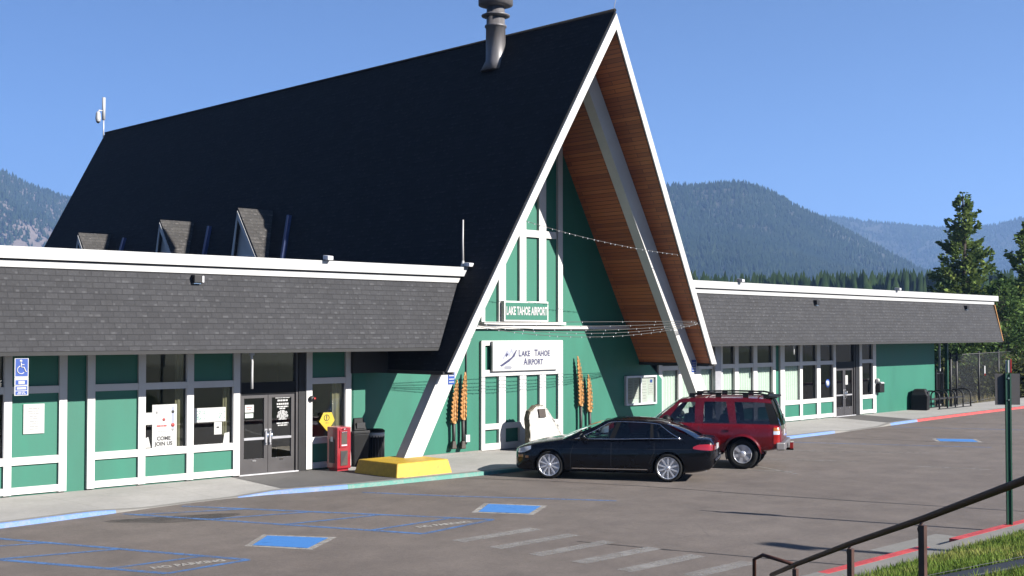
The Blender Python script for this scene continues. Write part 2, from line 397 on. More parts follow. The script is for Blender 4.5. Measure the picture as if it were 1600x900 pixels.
def tag(o, label, cat, group=None):
    o['label'] = label; o['category'] = cat
    if group: o['group'] = group
    return o
def struct(o): o['kind'] = 'structure'; return o
def stuff(o): o['kind'] = 'stuff'; return o
def thing(name, label, cat, loc, rotz=0, group=None):
    e = bpy.data.objects.new(name, None); COL.objects.link(e); e.empty_display_size = .2
    e.location = loc; e.rotation_euler = (0, 0, rotz)
    return tag(e, label, cat, group)
def lp(mb, name, parent, **k):      # part in the thing's own coordinates
    return mb.build(name, parent, loc=(0, 0, 0), **k)
def copy_tree(root, loc, rotz, label, scale=None):
    r = root.copy(); COL.objects.link(r); r.location = loc; r.rotation_euler = (0, 0, rotz); r['label'] = label
    if scale: r.scale = scale
    for ch in list(root.children):
        c = ch.copy(); COL.objects.link(c); c.parent = r
        for g in list(ch.children):
            d = g.copy(); COL.objects.link(d); d.parent = c
    return r
def interp(pts):
    xs = [p[0] for p in pts]; ys = [p[1] for p in pts]; n = len(xs)
    d = [(ys[i+1]-ys[i])/(xs[i+1]-xs[i]) for i in range(n-1)]
    t = [d[0]]+[0 if d[i-1]*d[i] <= 0 else 2*d[i-1]*d[i]/(d[i-1]+d[i]) for i in range(1, n-1)]+[d[-1]]
    def f(x):
        if x <= xs[0]: return ys[0]
        if x >= xs[-1]: return ys[-1]
        i = 0
        while xs[i+1] < x: i += 1
        h = xs[i+1]-xs[i]; s = (x-xs[i])/h
        return (1+2*s)*(1-s)**2*ys[i]+s*(1-s)**2*h*t[i]+s*s*(3-2*s)*ys[i+1]+s*s*(s-1)*h*t[i+1]
    return f

# ------------------------------------------------------------------ building frame
H, W, LEN, OV, OVB, ZE = 12.413, 7.09, 28.10, .72, 1.06, 2.533
YW = 2.79
A1, A2 = RAD(2.053), RAD(1.745)
def LW(s, o, z): return (-s*cos(A1)-o*sin(A1), 2.0875+s*sin(A1)-o*cos(A1), z)
def RW(s, o, z): return (s*cos(A2)+o*sin(A2), 2.6632+s*sin(A2)-o*cos(A2), z)
def roofx(z): return W*(1-z/H)
def rakey(z): return -OV*(z-ZE)/(H-ZE)
def rakeyb(z): return LEN+OVB*(z-ZE)/(H-ZE)
ZF, ZG = .16, .10                 # wall foot, pavement height

# ------------------------------------------------------------------ SETTING: ground, lot, pavement, slope
CURB = [(-40, -.75), (-17.2, -.70), (-15.2, -.50), (-13.7, -.27), (-12.2, -.13), (-11.1, -.16), (-10.1, -.40), (-9, -.58), (-7.8, -.68),
        (-3.4, -.84), (3, -.80), (9, -.40), (11.3, -.33), (14.5, -.08), (17.4, .18), (19.2, .33), (22.1, .54), (26.5, .80), (31, 1.0), (46, 2.3), (80, 9)]
cf = interp(CURB)
def curb_z(x):
    def bumpf(a, b, w): return max(0, min(1, (x-a)/w, (b-x)/w))
    d = max(bumpf(-15.2, -10.3, 1.6), bumpf(12.0, 17.2, 1.5))
    return ZG-.085*d*d*(3-2*d)
g = MB(); g.add([(-9000, -9000, -.06), (9000, -9000, -.06), (9000, 9000, -.06), (-9000, 9000, -.06)], [(0, 1, 2, 3)], 'earth')
struct(g.build('ground', recalc=False))
g = MB()
xs = np.linspace(-60, 80, 120)
g.grid(lambda u, v: (lambda x: (x, -13.45+(cf(x)+.05+13.45)*v, 0))(-60+140*u), 120, 10, 'asphalt', False)
struct(g.build('parking_lot', recalc=False))
# pavement in front of the building, dipping to the lot at the ramps
def sw(u, v):
    x = -40+120*u; y0 = cf(x)+.15; y1 = 3.6 if x < 30 else max(3.6, cf(x)+2.6)
    y = y0+(y1-y0)*v; k = max(0, 1-(y-y0)/1.5)
    return (x, y, ZG-(ZG-curb_z(x))*k)
g = MB(); g.grid(sw, 240, 12, 'concrete', False); struct(g.build('sidewalk', recalc=False))
g = MB()
def curbseg(x0, x1, m):
    n = max(2, int((x1-x0)/.4)); pv = []
    for i in range(n+1):
        x = x0+(x1-x0)*i/n; y = cf(x); z = curb_z(x)-.008
        pv += [(x, y-.015, -.02), (x, y, z-.012), (x, y+.02, z), (x, y+.05, z+.001), (x, y+.16, z+.010)]
    g.add(pv, [(i*5+j, (i+1)*5+j, (i+1)*5+j+1, i*5+j+1) for i in range(n) for j in range(3)], m)
    g.add(pv, [(i*5+3, (i+1)*5+3, (i+1)*5+4, i*5+4) for i in range(n)], 'curbc')
for a, b, m in ((-40, -24, 'curbc'), (-24, -14.5, 'curbblue'), (-14.5, -11.6, 'curbc'), (-11.6, -9.05, 'curbblue'), (-9.05, -3.7, 'curbteal'), (-3.7, 7.6, 'curbc'),
                (7.6, 12.2, 'curbblue'), (12.2, 16.9, 'curbc'), (16.9, 19.4, 'curbblue'), (19.4, 80, 'curbred')): curbseg(a, b, m)
struct(g.build('curb', recalc=False))
# dark paved aprons at the two doors (the pavement there is another, darker mix)
g = MB()
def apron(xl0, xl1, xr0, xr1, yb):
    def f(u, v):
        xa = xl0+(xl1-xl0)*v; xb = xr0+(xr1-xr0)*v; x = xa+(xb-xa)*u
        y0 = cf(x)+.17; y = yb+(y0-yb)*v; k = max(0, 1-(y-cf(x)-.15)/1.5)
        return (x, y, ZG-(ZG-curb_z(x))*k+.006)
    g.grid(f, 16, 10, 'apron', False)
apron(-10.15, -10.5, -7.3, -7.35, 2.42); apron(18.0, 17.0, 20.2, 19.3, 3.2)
struct(g.build('door_apron', recalc=False))

# painted bay markings and sealed cracks
def strip(mb, pts, w, m, z=.004):
    for (a, b) in zip(pts[:-1], pts[1:]):
        a = Vector((*a, 0)); b = Vector((*b, 0)); d = (b-a).normalized(); n = Vector((-d.y, d.x, 0))*w/2
        mb.add([(p.x, p.y, z) for p in (a-n, b-n, b+n, a+n)], [(0, 1, 2, 3)], m)
g = MB()
def bluepad(c):
    c = [Vector((*p, 0)) for p in c]; m = sum(c, Vector())/4
    for (k, mm, z) in ((1.10, 'pwhite', .004), (.90, 'pblue', .008)):
        g.add([((m+(p-m)*k).x, (m+(p-m)*k).y, z) for p in c], [(0, 1, 2, 3)], mm)
bluepad([(-14.72, -5.36), (-13.93, -4.66), (-13.26, -5.69), (-14.18, -6.33)])
bluepad([(-9.5, -5.22), (-8.51, -4.5), (-7.92, -5.58), (-8.92, -6.18)])
bluepad([(11.7, -4.3), (12.6, -3.7), (13.3, -4.75), (12.35, -5.4)])
def aisle(a0, a1, b0, b1, hs):
    a0, a1, b0, b1 = (Vector(p) for p in (a0, a1, b0, b1))
    strip(g, [tuple(a0), tuple(a1)], .13, 'pblueline'); strip(g, [tuple(b0), tuple(b1)], .13, 'pblueline')
    strip(g, [tuple(a1), tuple(b1)], .11, 'pblueline', .0045)
    for t, q in hs: strip(g, [tuple(a0.lerp(a1, t)), tuple(b0.lerp(b1, q))], .10, 'pblueline', .0055)
aisle((-18.1, .1), (-15.41, -6.44), (-19.7, -.3), (-16.84, -6.53), [(.22, .03), (.44, .28), (.655, .54), (.884, .85)])
aisle((-13.1, -.45), (-9.9, -6.15), (-14.45, -.6), (-11.9, -6.47), [(.22, .05), (.44, .3), (.66, .56), (.88, .84)])
strip(g, [(-9.2, -1.3), (-8.27, -3.08), (-6.3, -6.1)], .10, 'pblueline')
for (a, b) in (((7.9, -.7), (10.9, -6.4)), ((16.2, -.3), (19.2, -6.0))): strip(g, [a, b], .1, 'pblueline')
for (a, b) in (((1.92, -3.25), (.55, -6.11)), ((3.0, -3.2), (4.3, -5.7)), ((5.4, -2.2), (7.9, -5.9)), ((4.3, -7.3), (4.9, -9.0)), ((-1.2, -1.5), (1.0, -5.8))):
    strip(g, [a, b], .1, 'pfaint')
for k, (xa, xb) in enumerate(((-12.0, -10.1), (-12.0, -10.1), (-12.0, -10.2), (-12.0, -10.15), (-12.0, -10.2), (-11.6, -10.1))):
    y = -7.46-.905*k; g.add([(xa, y-.15, .004), (xb, y-.15, .004), (xb, y+.15, .004), (xa, y+.15, .004)], [(0, 1, 2, 3)], 'pfaint')
for pts in ([(-15.9, -6.2), (-15.9, -6.2)],): pass
for (x, y, a) in ((-16.25, -6.12, -.18), (-10.95, -5.95, -.16)):
    R_ = Vector((cos(a), sin(a), 0)); U_ = Vector((-sin(a), cos(a), 0))
    g.text('NO PARKING', .26, 'pwhite', ((x, y, .006), R_, U_), bold=.012, ext=.0005, sx=.72)
struct(g.build('road_markings', recalc=False))
g = MB()
def wob(pts, w):
    out = []
    for (a, b) in zip(pts[:-1], pts[1:]):
        n = max(2, int(math.dist(a, b)/.5))
        for i in range(n): t = i/n; out.append((a[0]+(b[0]-a[0])*t+random.uniform(-.02, .02), a[1]+(b[1]-a[1])*t+random.uniform(-.02, .02)))
    out.append(pts[-1])
    for a, b in zip(out[:-1], out[1:]): strip(g, [a, b], w*random.uniform(.6, 1.2), 'seal', .0035)
wob([(-5.77, -.98), (-4.79, -2.8), (-4.02, -4.88), (-3.46, -7.27), (-2.74, -9.78), (-1.81, -12.71)], .05)
wob([(-10.58, -8.85), (-10.28, -9.99), (-9.76, -11.62), (-9.19, -13.42)], .045)
wob([(10.2, .05), (12.46, -6.74), (14.2, -13)], .05)
wob([(19.5, .3), (22.0, -7), (24.0, -13)], .05)
struct(g.build('crack_seal', recalc=False))
g = MB()
def blot(cx, cy, rx, ry, a, seed):
    r = random.Random(seed); n = 28; ph = [r.uniform(0, 6.28) for _ in range(4)]
    vs = [(cx, cy, .0025)]
    for i in range(n):
        t = 2*pi*i/n; k = 1+.18*sin(2*t+ph[0])+.14*sin(3*t+ph[1])+.1*sin(5*t+ph[2])
        x, y = rx*k*cos(t), ry*k*sin(t); vs.append((cx+x*cos(a)-y*sin(a), cy+x*sin(a)+y*cos(a), .0025))
    g.add(vs, [(0, i+1, (i+1) % n+1) for i in range(n)], 'oil')
blot(-14.0, -1.9, 1.0, .5, -.5, 1)
struct(g.build('oil_stain', recalc=False))

# far side of the lot: kerb with red paint, grass bank rising to the viewpoint
def bank_z(x, y):
    d = max(0, -14.1-y); z = .12+.26*d+.012*d*d*0
    return min(z, 1.95+.02*d)
g = MB()
def kerb2(x0, x1, m, h=.12):
    g.box(x0, x1, -13.62, -13.45, -.02, h, m)
for x0, x1, m, h in ((-40, -10.6, 'curbc', .12), (-10.6, -7.55, 'curbred', .12), (-7.55, -6.55, 'curbc', .04), (-6.55, 60, 'curbred', .12)): kerb2(x0, x1, m, h)
struct(g.build('far_curb'))
g = MB(); g.box(-40, 60, -14.05, -13.62, -.05, .117, 'curbc')
g.box(-7.9, -5.6, -13.44, -12.75, -.05, .005, 'curbc'); struct(g.build('curb_walk'))
g = MB(); g.grid(lambda u, v: (lambda x, y: (x, y, bank_z(x, y)-.02+.03*sin(x*1.3+y)*min(1, (-14.05-y)/1)))(-60+120*u, -14.05-46*v*v), 80, 60, 'turf', True)
struct(g.build('grass_bank', recalc=False))
# dark strip laid on the bank in place of a shadow, edged in concrete
g = MB()
A_, B_ = Vector((-11.6, -15.1)), Vector((-18.6, -22.2)); d = (B_-A_).normalized(); n = Vector((d.y, -d.x))
if n.x < 0: n = -n
g = MB()
def onbank(x, y, h=0): return (x, y, bank_z(x, y)+h)
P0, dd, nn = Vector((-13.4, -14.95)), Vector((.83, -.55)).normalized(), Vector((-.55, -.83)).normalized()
def shade_at(w0, w1, h):
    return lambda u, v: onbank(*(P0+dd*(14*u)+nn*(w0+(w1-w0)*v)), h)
g.grid(shade_at(.08, 1.25, .012), 30, 4, 'seal', False); g.grid(shade_at(0, .08, .035), 30, 1, 'curbc', False); g.grid(shade_at(1.25, 1.33, .035), 30, 1, 'curbc', False)  # dark sealer colour reused as the shadow tone
struct(g.build('shade_strip', recalc=False))
# grass blades on the visible part of the bank
def blades(name, n, xr, yr, zf, hh, mname, keep=None):
    x = RNG.uniform(*xr, n); y = RNG.uniform(*yr, n)
    if keep is not None: k = keep(x, y); x = x[k]; y = y[k]
    n = len(x); z = np.array([zf(a, b) for a, b in zip(x, y)])
    a = RNG.uniform(0, 2*pi, n); h = RNG.uniform(*hh, n); w = RNG.uniform(.006, .014, n)
    lx = RNG.normal(0, .35, n)*h; ly = RNG.normal(0, .35, n)*h
    v = np.empty((n, 3, 3)); ca, sa = np.cos(a)*w, np.sin(a)*w
    v[:, 0] = np.stack([x-ca, y-sa, z-.02], 1); v[:, 1] = np.stack([x+ca, y+sa, z-.02], 1); v[:, 2] = np.stack([x+lx, y+ly, z+h], 1)
    return tri_mesh(name, v.reshape(-1, 3), np.arange(3*n).reshape(-1, 3), mname)
def tri_mesh(name, v, f, mname, parent=None, smooth=False):
    me = bpy.data.meshes.new(name); me.vertices.add(len(v)); me.vertices.foreach_set('co', np.asarray(v, np.float32).ravel())
    nf, k = f.shape; me.loops.add(nf*k); me.polygons.add(nf)
    me.loops.foreach_set('vertex_index', f.astype(np.int32).ravel())
    me.polygons.foreach_set('loop_start', np.arange(0, nf*k, k, dtype=np.int32)); me.polygons.foreach_set('loop_total', np.full(nf, k, np.int32))
    me.materials.append(M[mname]); me.update(calc_edges=True); me.validate()
    o = bpy.data.objects.new(name, me); COL.objects.link(o)
    if parent: o.parent = parent
    return o
def off_shade(x, y):
    q = (x-P0.x)*nn.x+(y-P0.y)*nn.y; t = (x-P0.x)*dd.x+(y-P0.y)*dd.y
    return ~((q > -.05) & (q < 1.38) & (t > -.1))
stuff(blades('grass', 60000, (-17, -3), (-20, -14.0), bank_z, (.04, .11), 'blade', off_shade))

# ------------------------------------------------------------------ TERMINAL BUILDING (one thing, many parts)
B = thing('terminal_building', 'green and white A-frame terminal with steep black roof and two long shingled wings', 'building', (0, YW, 0))
def part(mb, name, parent=None, **k): return mb.build(name, parent or B, **k)
# --- great roof: two slabs
EXT = .06
def slab(mb, sgn, t0, t1, m, y_in=0.0):
    """t0..t1 distances inward (horizontal) of the outer surface"""
    def ring(z):
        return [(sgn*(roofx(z)-t0), rakey(z)+y_in, z), (sgn*(roofx(z)-t1), rakey(z)+y_in, z), (sgn*(roofx(z)-t1), rakeyb(z), z), (sgn*(roofx(z)-t0), rakeyb(z), z)]
    zt = H-.002
    p0 = ring(ZE)
    top = [(sgn*max(0, roofx(H)-t0+0), rakey(H)+y_in, H-t0*H/W), (0, rakey(H)+y_in, H-t1*H/W), (0, rakeyb(H), H-t1*H/W), (0, rakeyb(H), H-t0*H/W)]
    mb.hexa(p0+top, m)
mr = MB()
for s in (-1, 1): slab(mr, s, 0, .12, 'roofblack', -.03)
mr.tube([(0, -OV-.03, H+.01), (0, LEN+OVB, H+.01)], .05, 'roofblack', 6)
MR = part(mr, 'main_roof')
for s in (-1, 1):
    w = MB(); slab(w, s, .122, .30, 'wood', .0); part(w, 'wood_soffit', MR)
for s in (-1, 1):     # white rake boards along the front and the back edges
    def rk(z, t, y): return (s*(roofx(z)-t), y, z)
    zb, ztop = ZE-.02, H-.14*H/W
    for yf, a, b in ((rakey, -.075, -.032), (rakeyb, .004, .05)):
        r = MB()
        top = lambda t, dy: (0 if t > 0 else 0, yf(H)+dy, H-t*H/W)
        r.hexa([rk(zb, .05, yf(zb)+a), rk(zb, .30, yf(zb)+a), rk(zb, .30, yf(zb)+b), rk(zb, .05, yf(zb)+b), top(.05, a), top(.30, a), top(.30, b), top(.05, b)], 'beam')
        part(r, 'rake_board', MR)
    e = MB(); e.box(*sorted((s*(roofx(ZE)-.33), s*(roofx(ZE)+.03))), 0.02, LEN-.02, ZE-.09, ZE-.003, 'soffit'); part(e, 'eave_board', MR)
cl_ = MB(); cl_.box(-6.79, -5.64, 2.20, 2.786, 2.46, 3.04, 'soffit'); part(cl_, 'shade_filler', MR)  # dark box added under the eave, standing in for shadow on the wall
# --- gable walls
gw = MB(); XG = 6.45
poly = [(-6.9, -.05), (6.5, -.05), (6.5, 1.0)]
zz = np.linspace(1.0, H-.9, 12)
rt = [(min(6.5, roofx(z)-.2 if z > ZE-.1 else 6.5), z) for z in zz]
lf = [(-min(6.9, roofx(z)-.2 if z > ZE-.1 else 6.9), z) for z in zz[::-1]]
gw.prism(poly[:2]+rt+[(0, H-.75)]+lf, YW, YW+.2, 'green'); part(gw, 'gable_wall')
bw = MB(); bw.prism([(-roofx(0)+.5, -.05), (roofx(0)-.5, -.05), (0, H-.8)], LEN-2.2, LEN-2, 'green'); part(bw, 'rear_wall')
gt = MB(); yf = YW-.085
MULL = [-1.75, -.99, -.14, .70, 1.48]
def v_(x, w, z0, z1, y0=yf): gt.box(x-w/2, x+w/2, y0, YW+.02, z0, z1, 'white')
def h_(x0, x1, z0, z1, y0=yf+.004): gt.box(x0, x1, y0, YW+.018, z0, z1, 'white')
for x, w in zip(MULL, (.14, .27, .27, .26, .2)): v_(x, w, ZF-.02 if abs(x) > 9 else .16, 3.24)
h_(-1.81, 1.57, .14, .32); h_(-1.81, 1.57, .72, .88); h_(-1.81, 1.57, 2.24, 2.42); h_(-1.81, 1.57, 3.12, 3.26)
for x, w in zip(MULL, (.14, .28, .27, .30, .2)):
    zt = (roofx(0)-abs(x)-.30)*H/W; v_(x, w, 3.74, min(zt, 10.2))
h_(-1.1, 1.3, 6.32, 6.53)
h_(-1.82, 1.60, 3.72, 3.80, YW-.2)
part(gt, 'window_trim')
pl_ = MB(); pl_.box(-2.9, 5.4, YW-.12, YW+.01, 3.60, 3.70, 'white'); pl_.box(-6.7, 6.3, YW-.06, YW+.01, .02, .15, 'curbc'); part(pl_, 'ledge')
cd_ = MB(); cd_.tube([(-2.36, YW-.03, .35), (-2.36, YW-.03, 4.4)], .018, 'ink', 6); cd_.box(-2.42, -2.27, YW-.09, YW, .42, .62, 'greylight'); part(cd_, 'cable_conduit')
# --- timber A-frame legs with yellow footings
BY0, BY1, CO, CI = .47, .80, .31, .90
for s in (-1, 1):
    b = MB(); z0 = .30; zc = H-CO*H/W-.05; zi = H-CI*H/W
    P = lambda c, z, y: (s*(roofx(z)-c), y, z)
    b.hexa([P(CO, z0, BY0), P(CI, z0, BY0), P(CI, z0, BY1), P(CO, z0, BY1), (0, BY0, zc), (0, BY0, zi), (0, BY1, zi), (0, BY1, zc)], 'beam')
    bo = part(b, 'roof_beam')
    zz_ = 2.37 if s < 0 else 2.45; xk = s*(roofx(zz_)-(.74 if s < 0 else .55))
    st = MB(); st.box(xk-.11, xk+.11, BY0-.010, BY0-.002, zz_-.19, zz_+.19, 'signblue'); part(st, 'blue_sticker', bo)
    st = MB()
    for q in (.10, .03, -.055, -.13): st.box(xk-.085, xk+.085, BY0-.014, BY0-.011, zz_+q-.012, zz_+q+.012, 'signwhite')
    part(st, 'white_lines', bo)
    f = MB(); x0, x1 = (-7.57, -5.80) if s < 0 else (5.80, 7.57)
    f.hexa([(x0, -.50, .04), (x1, -.50, .04), (x1, 1.15, .04), (x0, 1.15, .04), (x0+.09, -.42, .43), (x1-.09, -.42, .43), (x1-.09, 1.06, .43), (x0+.09, 1.06, .43)], 'yellow')
    part(f, 'footing', bevel=.03)
# --- flue
c = MB(); CX_, CY_ = -.40, 3.6
c.lathe([(.46, 11.30), (.30, 11.62), (.295, 12.62), (.33, 12.63), (.33, 12.68), (.28, 12.69), (.27, 13.3)], (CX_, CY_, 0), 'flue', 28); ch = part(c, 'chimney')
k = MB(); k.lathe([(.28, 12.92), (.43, 12.96), (.43, 12.99), (.27, 13.06)], (CX_, CY_, 0), 'flue', 28); part(k, 'collar', ch)
k = MB(); k.lathe([(.30, 13.24), (.52, 13.30), (.52, 14.15), (.40, 14.35), (.02, 14.42)], (CX_, CY_, 0), 'flue', 28); part(k, 'cap', ch)
# --- dormers on the left slope
for (yy, zr) in ((11.74, 7.45), (16.67, 7.38), (22.83, 7.27)):
    xf = -(roofx(zr)+1.28); hw = 1.95; hl = .62; zlow = zr-hw*1.42
    def dr(mb, grow, x0, x1, m, zo=0): mb.prism([(yy-hw-grow, zlow-grow*1.42+zo), (yy, zr+zo), (yy+hl+grow*.3, zlow-grow*1.38+zo), (yy, zr-.15+zo)], x0, x1, m, 'yz')
    d = MB(); d.prism([(yy-hw+.06, zlow), (yy+hl-.04, zlow), (yy, zr-.16)], xf+.12, -2.6-(7.45-zr)*.5, 'beam', 'yz'); do = part(d, 'dormer')
    r = MB(); dr(r, .12, xf-.02, -2.5, 'dormershingle', .08); part(r, 'dormer_roof', do)
    r = MB()
    for s, q in ((-1, hw), (1, hl)): r.prism([(yy+s*(q+.06), zlow-.15), (yy, zr-.02), (yy-s*.02, zr-.24), (yy+s*(q-.10), zlow-.15)], xf-.05, xf-.022, 'beam', 'yz')
    part(r, 'rake_board', do)
    wn = MB(); wn.box(xf+.07, xf+.118, yy-.95, yy+.15, zlow+.15, zr-1.45, 'white'); wo_ = part(wn, 'window', do)
    wn2 = MB(); wn2.box(xf+.05, xf+.068, yy-.88, yy-.42, zlow+.2, zr-1.53, 'ink'); wn2.box(xf+.05, xf+.068, yy-.36, yy+.08, zlow+.2, zr-1.53, 'ink'); part(wn2, 'pane', do)
for (a, b) in (((9.51, 5.6), (10.5, 7.27)), ((14.45, 5.9), (15.28, 7.2)), ((20.95, 6.4), (21.35, 7.12))):
    f = MB(); q = []
    for (y, z) in (a, b):
        x = -roofx(z); q += [(x+.02, y-.05, z), (x+.02, y+.05, z), (x-.13, y+.05, z+.02), (x-.13, y-.05, z+.02)]
    f.hexa(q, 'bluemetal'); part(f, 'roof_flashing')

# --- wings
def sclip(z, o, left):
    return (roofx(z)-.10)/cos(A1 if left else A2)
def wing(F, left, send, trims, glass_bays, green_bays, zparts):
    pass
def prof_box(mb, F, pts, s0f, s1, m):
    """loft of (o,z) profile between s0f(z,o) and s1"""
    n = len(pts)
    vs = [F(s0f(z, o), o, z) for o, z in pts]+[F(s1, o, z) for o, z in pts]
    mb.add(vs, [tuple(range(n))[::-1], tuple(range(n, 2*n))]+[(i, (i+1) % n, n+(i+1) % n, n+i) for i in range(n)], m)
WINGS = []
for left in (True, False):
    F = LW if left else RW
    s1 = 26.0 if left else 30.6
    def s0(z, o):          # stop at the great roof where it is in front, else run inside it
        return roofx(z)-.06+(o*.036 if left else -o*.03)
    wr = MB()
    prof_box(wr, F, [(1.784, 3.122), (1.345, 4.783), (-8.5, 4.783), (-8.5, 3.122)], s0, s1, 'shingle')
    wro = part(wr, 'wing_roof')
    so = MB(); prof_box(so, F, [(1.79, 3.04), (1.79, 3.115), (.0, 3.115), (.0, 3.04)], s0, s1-.02, 'soffit'); part(so, 'soffit', wro)
    fa = MB()
    prof_box(fa, F, [(1.375, 4.786), (1.375, 4.925), (1.15, 4.925), (1.15, 4.786)], s0, s1+.06, 'fascia')
    prof_box(fa, F, [(1.46, 4.952), (1.46, 5.192), (1.10, 5.20), (1.10, 4.952)], lambda z, o: s0(z, o)+(-.1 if left else -.05), s1+.35, 'fascia')
    prof_box(fa, F, [(1.40, 4.92), (1.40, 4.956), (1.12, 4.956), (1.12, 4.92)], s0, s1+.02, 'soffit')  # dark strip colours in the shadow line between the two bands
    part(fa, 'fascia', wro)
    if not left:
        en = MB(); prof_box(en, F, [(1.80, 3.10), (1.42, 4.78), (1.34, 4.78), (1.72, 3.10)], lambda z, o: s1+.002, s1+.05, 'carved'); part(en, 'end_trim', wro)
    WINGS.append(wro)

def wall_run(F, runs, name='wing_wall'):
    mb = MB(F)
    for (s0_, s1_, z0, z1, o1) in runs: mb.box(s0_, s1_, o1-.16, o1, z0, z1, 'green')
    return part(mb, name)
# left wing: trims (centre, width), rails, bays
ZT, ZR0, ZR1, ZL0, ZL1, ZB1 = 3.10, 2.22, 2.37, .745, .905, .285
LT = [(22.4, .16), (21.2, .16), (20.0, .16), (18.85, .16), (17.7, .16), (16.55, .16), (15.38, .16), (14.22, .17)]
LT2 = [(13.60, .17), (12.43, .17), (11.25, .17), (10.05, .17)]
LT3 = [(8.03, .17), (6.86, .17)]
tr = MB(LW)
def vtrim(mb, c, w, z0=ZF-.03, z1=ZT, o=.06): mb.box(c-w/2, c+w/2, -.02, o, z0, z1, 'white')
def rails(mb, a, b, o=.052):
    for z0, z1 in ((ZF-.02, ZB1), (ZL0, ZL1), (ZR0, ZR1), (3.06, 3.10)): mb.box(a, b, -.018, o-(.006 if z0 > 3 else 0), z0, z1, 'white')
for L_ in (LT, LT2, LT3):
    tr = MB(LW)
    for c_, w in L_: vtrim(tr, c_, w)
    rails(tr, L_[-1][0], L_[0][0]); part(tr, 'window_frame')
wall_run(LW, [(6.3, 6.86, 0, ZT, -.0), (13.66, 14.2, 0, ZT, -.02), (22.4, 26, 0, ZT, 0), (8.1, 8.33, 0, ZT, -.0),
              (14.22, 15.38, 0, ZT, 0), (12.43, 13.60, 0, ZT, 0), (10.05, 12.43, 0, ZL0+.1, 0), (10.05, 11.25, ZR0+.05, ZT, 0),
              (6.86, 8.03, 0, ZL0+.1, 0), (6.86, 8.03, ZR0+.05, ZT, 0), (15.38, 22.4, 0, ZL0+.1, 0)])
jb = MB(LW); jb.box(8.13, 8.33, -.1, .045, .02, ZT, 'dark'); part(jb, 'door_jamb')
rt_ = MB(LW); rt_.box(6.66, 6.78, -.9, .0, 0, ZT, 'green'); part(rt_, 'return_wall')
def room(F, s0_, s1_, dep=3.2):
    r = MB(F); r.box(s0_, s1_, -dep-.1, -dep, 0, ZT, 'room'); r.box(s0_-.1, s0_, -dep, -.2, 0, ZT, 'room'); r.box(s1_, s1_+.1, -dep, -.2, 0, ZT, 'room')
    r.box(s0_, s1_, -dep, -.16, .05, .1, 'roomfloor'); r.box(s0_, s1_, -dep, -.16, ZT-.06, ZT, 'room')
    return part(r, 'room_interior')
room(LW, 6.9, 22.3); room(RW, 6.3, 21.4)
def pane(F, a, b, z0, z1, o=-.03, name='window_pane', m='glass'):
    p = MB(F); p.add([(a, o, z0), (b, o, z0), (b, o, z1), (a, o, z1)], [(0, 1, 2, 3)], m); return part(p, name, recalc=False)
def hang(F, a, b, z0, z1, m, name, o=-.12):
    n = max(8, int((b-a)/.04)); p = MB(F)
    p.grid(lambda u, v: (a+(b-a)*u, o+.018*sin(u*n*1.7), z0+(z1-z0)*v), n*2, 1, m); return part(p, name, recalc=False)
for a, b in ((11.33, 12.35),): pane(LW, a, b, ZL1, ZR0); pane(LW, a, b, ZR1, 3.06)
pane(LW, 10.13, 11.17, ZL1, ZR0); pane(LW, 6.94, 7.95, ZL1, ZR0)
for i in range(len(LT)-2): pane(LW, LT[i+1][0]+.08, LT[i][0]-.08, ZL1, ZR0); pane(LW, LT[i+1][0]+.08, LT[i][0]-.08, ZR1, 3.06)
for a, b in ((11.33, 11.55), (10.13, 10.33), (6.94, 7.25)): hang(LW, a, b, ZL1-.1, 3.0, 'curtain', 'curtain')

# doors
def door_set(F, s0_, s1_, dark='bronze', top=2.02):
    mid = (s0_+s1_)/2
    fr = MB(F)
    fr.box(s0_, s0_+.06, -.12, .02, .02, ZT, dark); fr.box(s1_-.06, s1_, -.12, .02, .02, ZT, dark)
    fr.box(s0_, s1_, -.11, .012, top, 2.30, 'black'); fr.box(s0_, s1_, -.11, .018, 3.02, ZT, dark); fr.box(s0_, s1_, -.13, .06, .02, ZF-.03, 'greylight')
    part(fr, 'door_frame'); pane(F, s0_+.06, s1_-.06, 2.30, 3.02, -.05, 'transom_pane')
    for k, (a, b) in enumerate(((s0_+.065, mid-.006), (mid+.006, s1_-.065))):
        d = MB(F); z0, z1 = ZF-.02, top-.006
        for x0, x1 in ((a, a+.10), (b-.10, b)): d.box(x0, x1, -.09, -.03, z0, z1, dark)
        d.box(a+.10, b-.10, -.089, -.031, z0, .48, dark); d.box(a+.10, b-.10, -.089, -.031, z1-.09, z1, dark); d.box(a+.10, b-.10, -.085, -.022, .93, .985, 'grey')
        do = part(d, 'entrance_door')
        p = MB(F); p.add([(a+.1, -.06, .48), (b-.1, -.06, .48), (b-.1, -.06, z1-.09), (a+.1, -.06, z1-.09)], [(0, 1, 2, 3)], 'glass'); part(p, 'pane', do, recalc=False)
        hx = b-.05 if k == 0 else a+.05
        hd = MB(F); hd.tube([(hx, -.03, .84), (hx, .05, .84), (hx, .055, 1.14), (hx, -.03, 1.14)], .016, 'chrome', 8); hd.box(hx-.035, hx+.035, -.032, -.02, .80, 1.18, 'grey'); part(hd, 'handle', do)
        kb = MB(F); kb.box((a+b)/2-.05, (a+b)/2+.05, -.031, -.015, .42, .45, 'chrome'); part(kb, 'door_stop', do)
door_set(LW, 8.33, 9.97)
door_set(RW, 18.16, 19.78, 'bronze', 2.05)
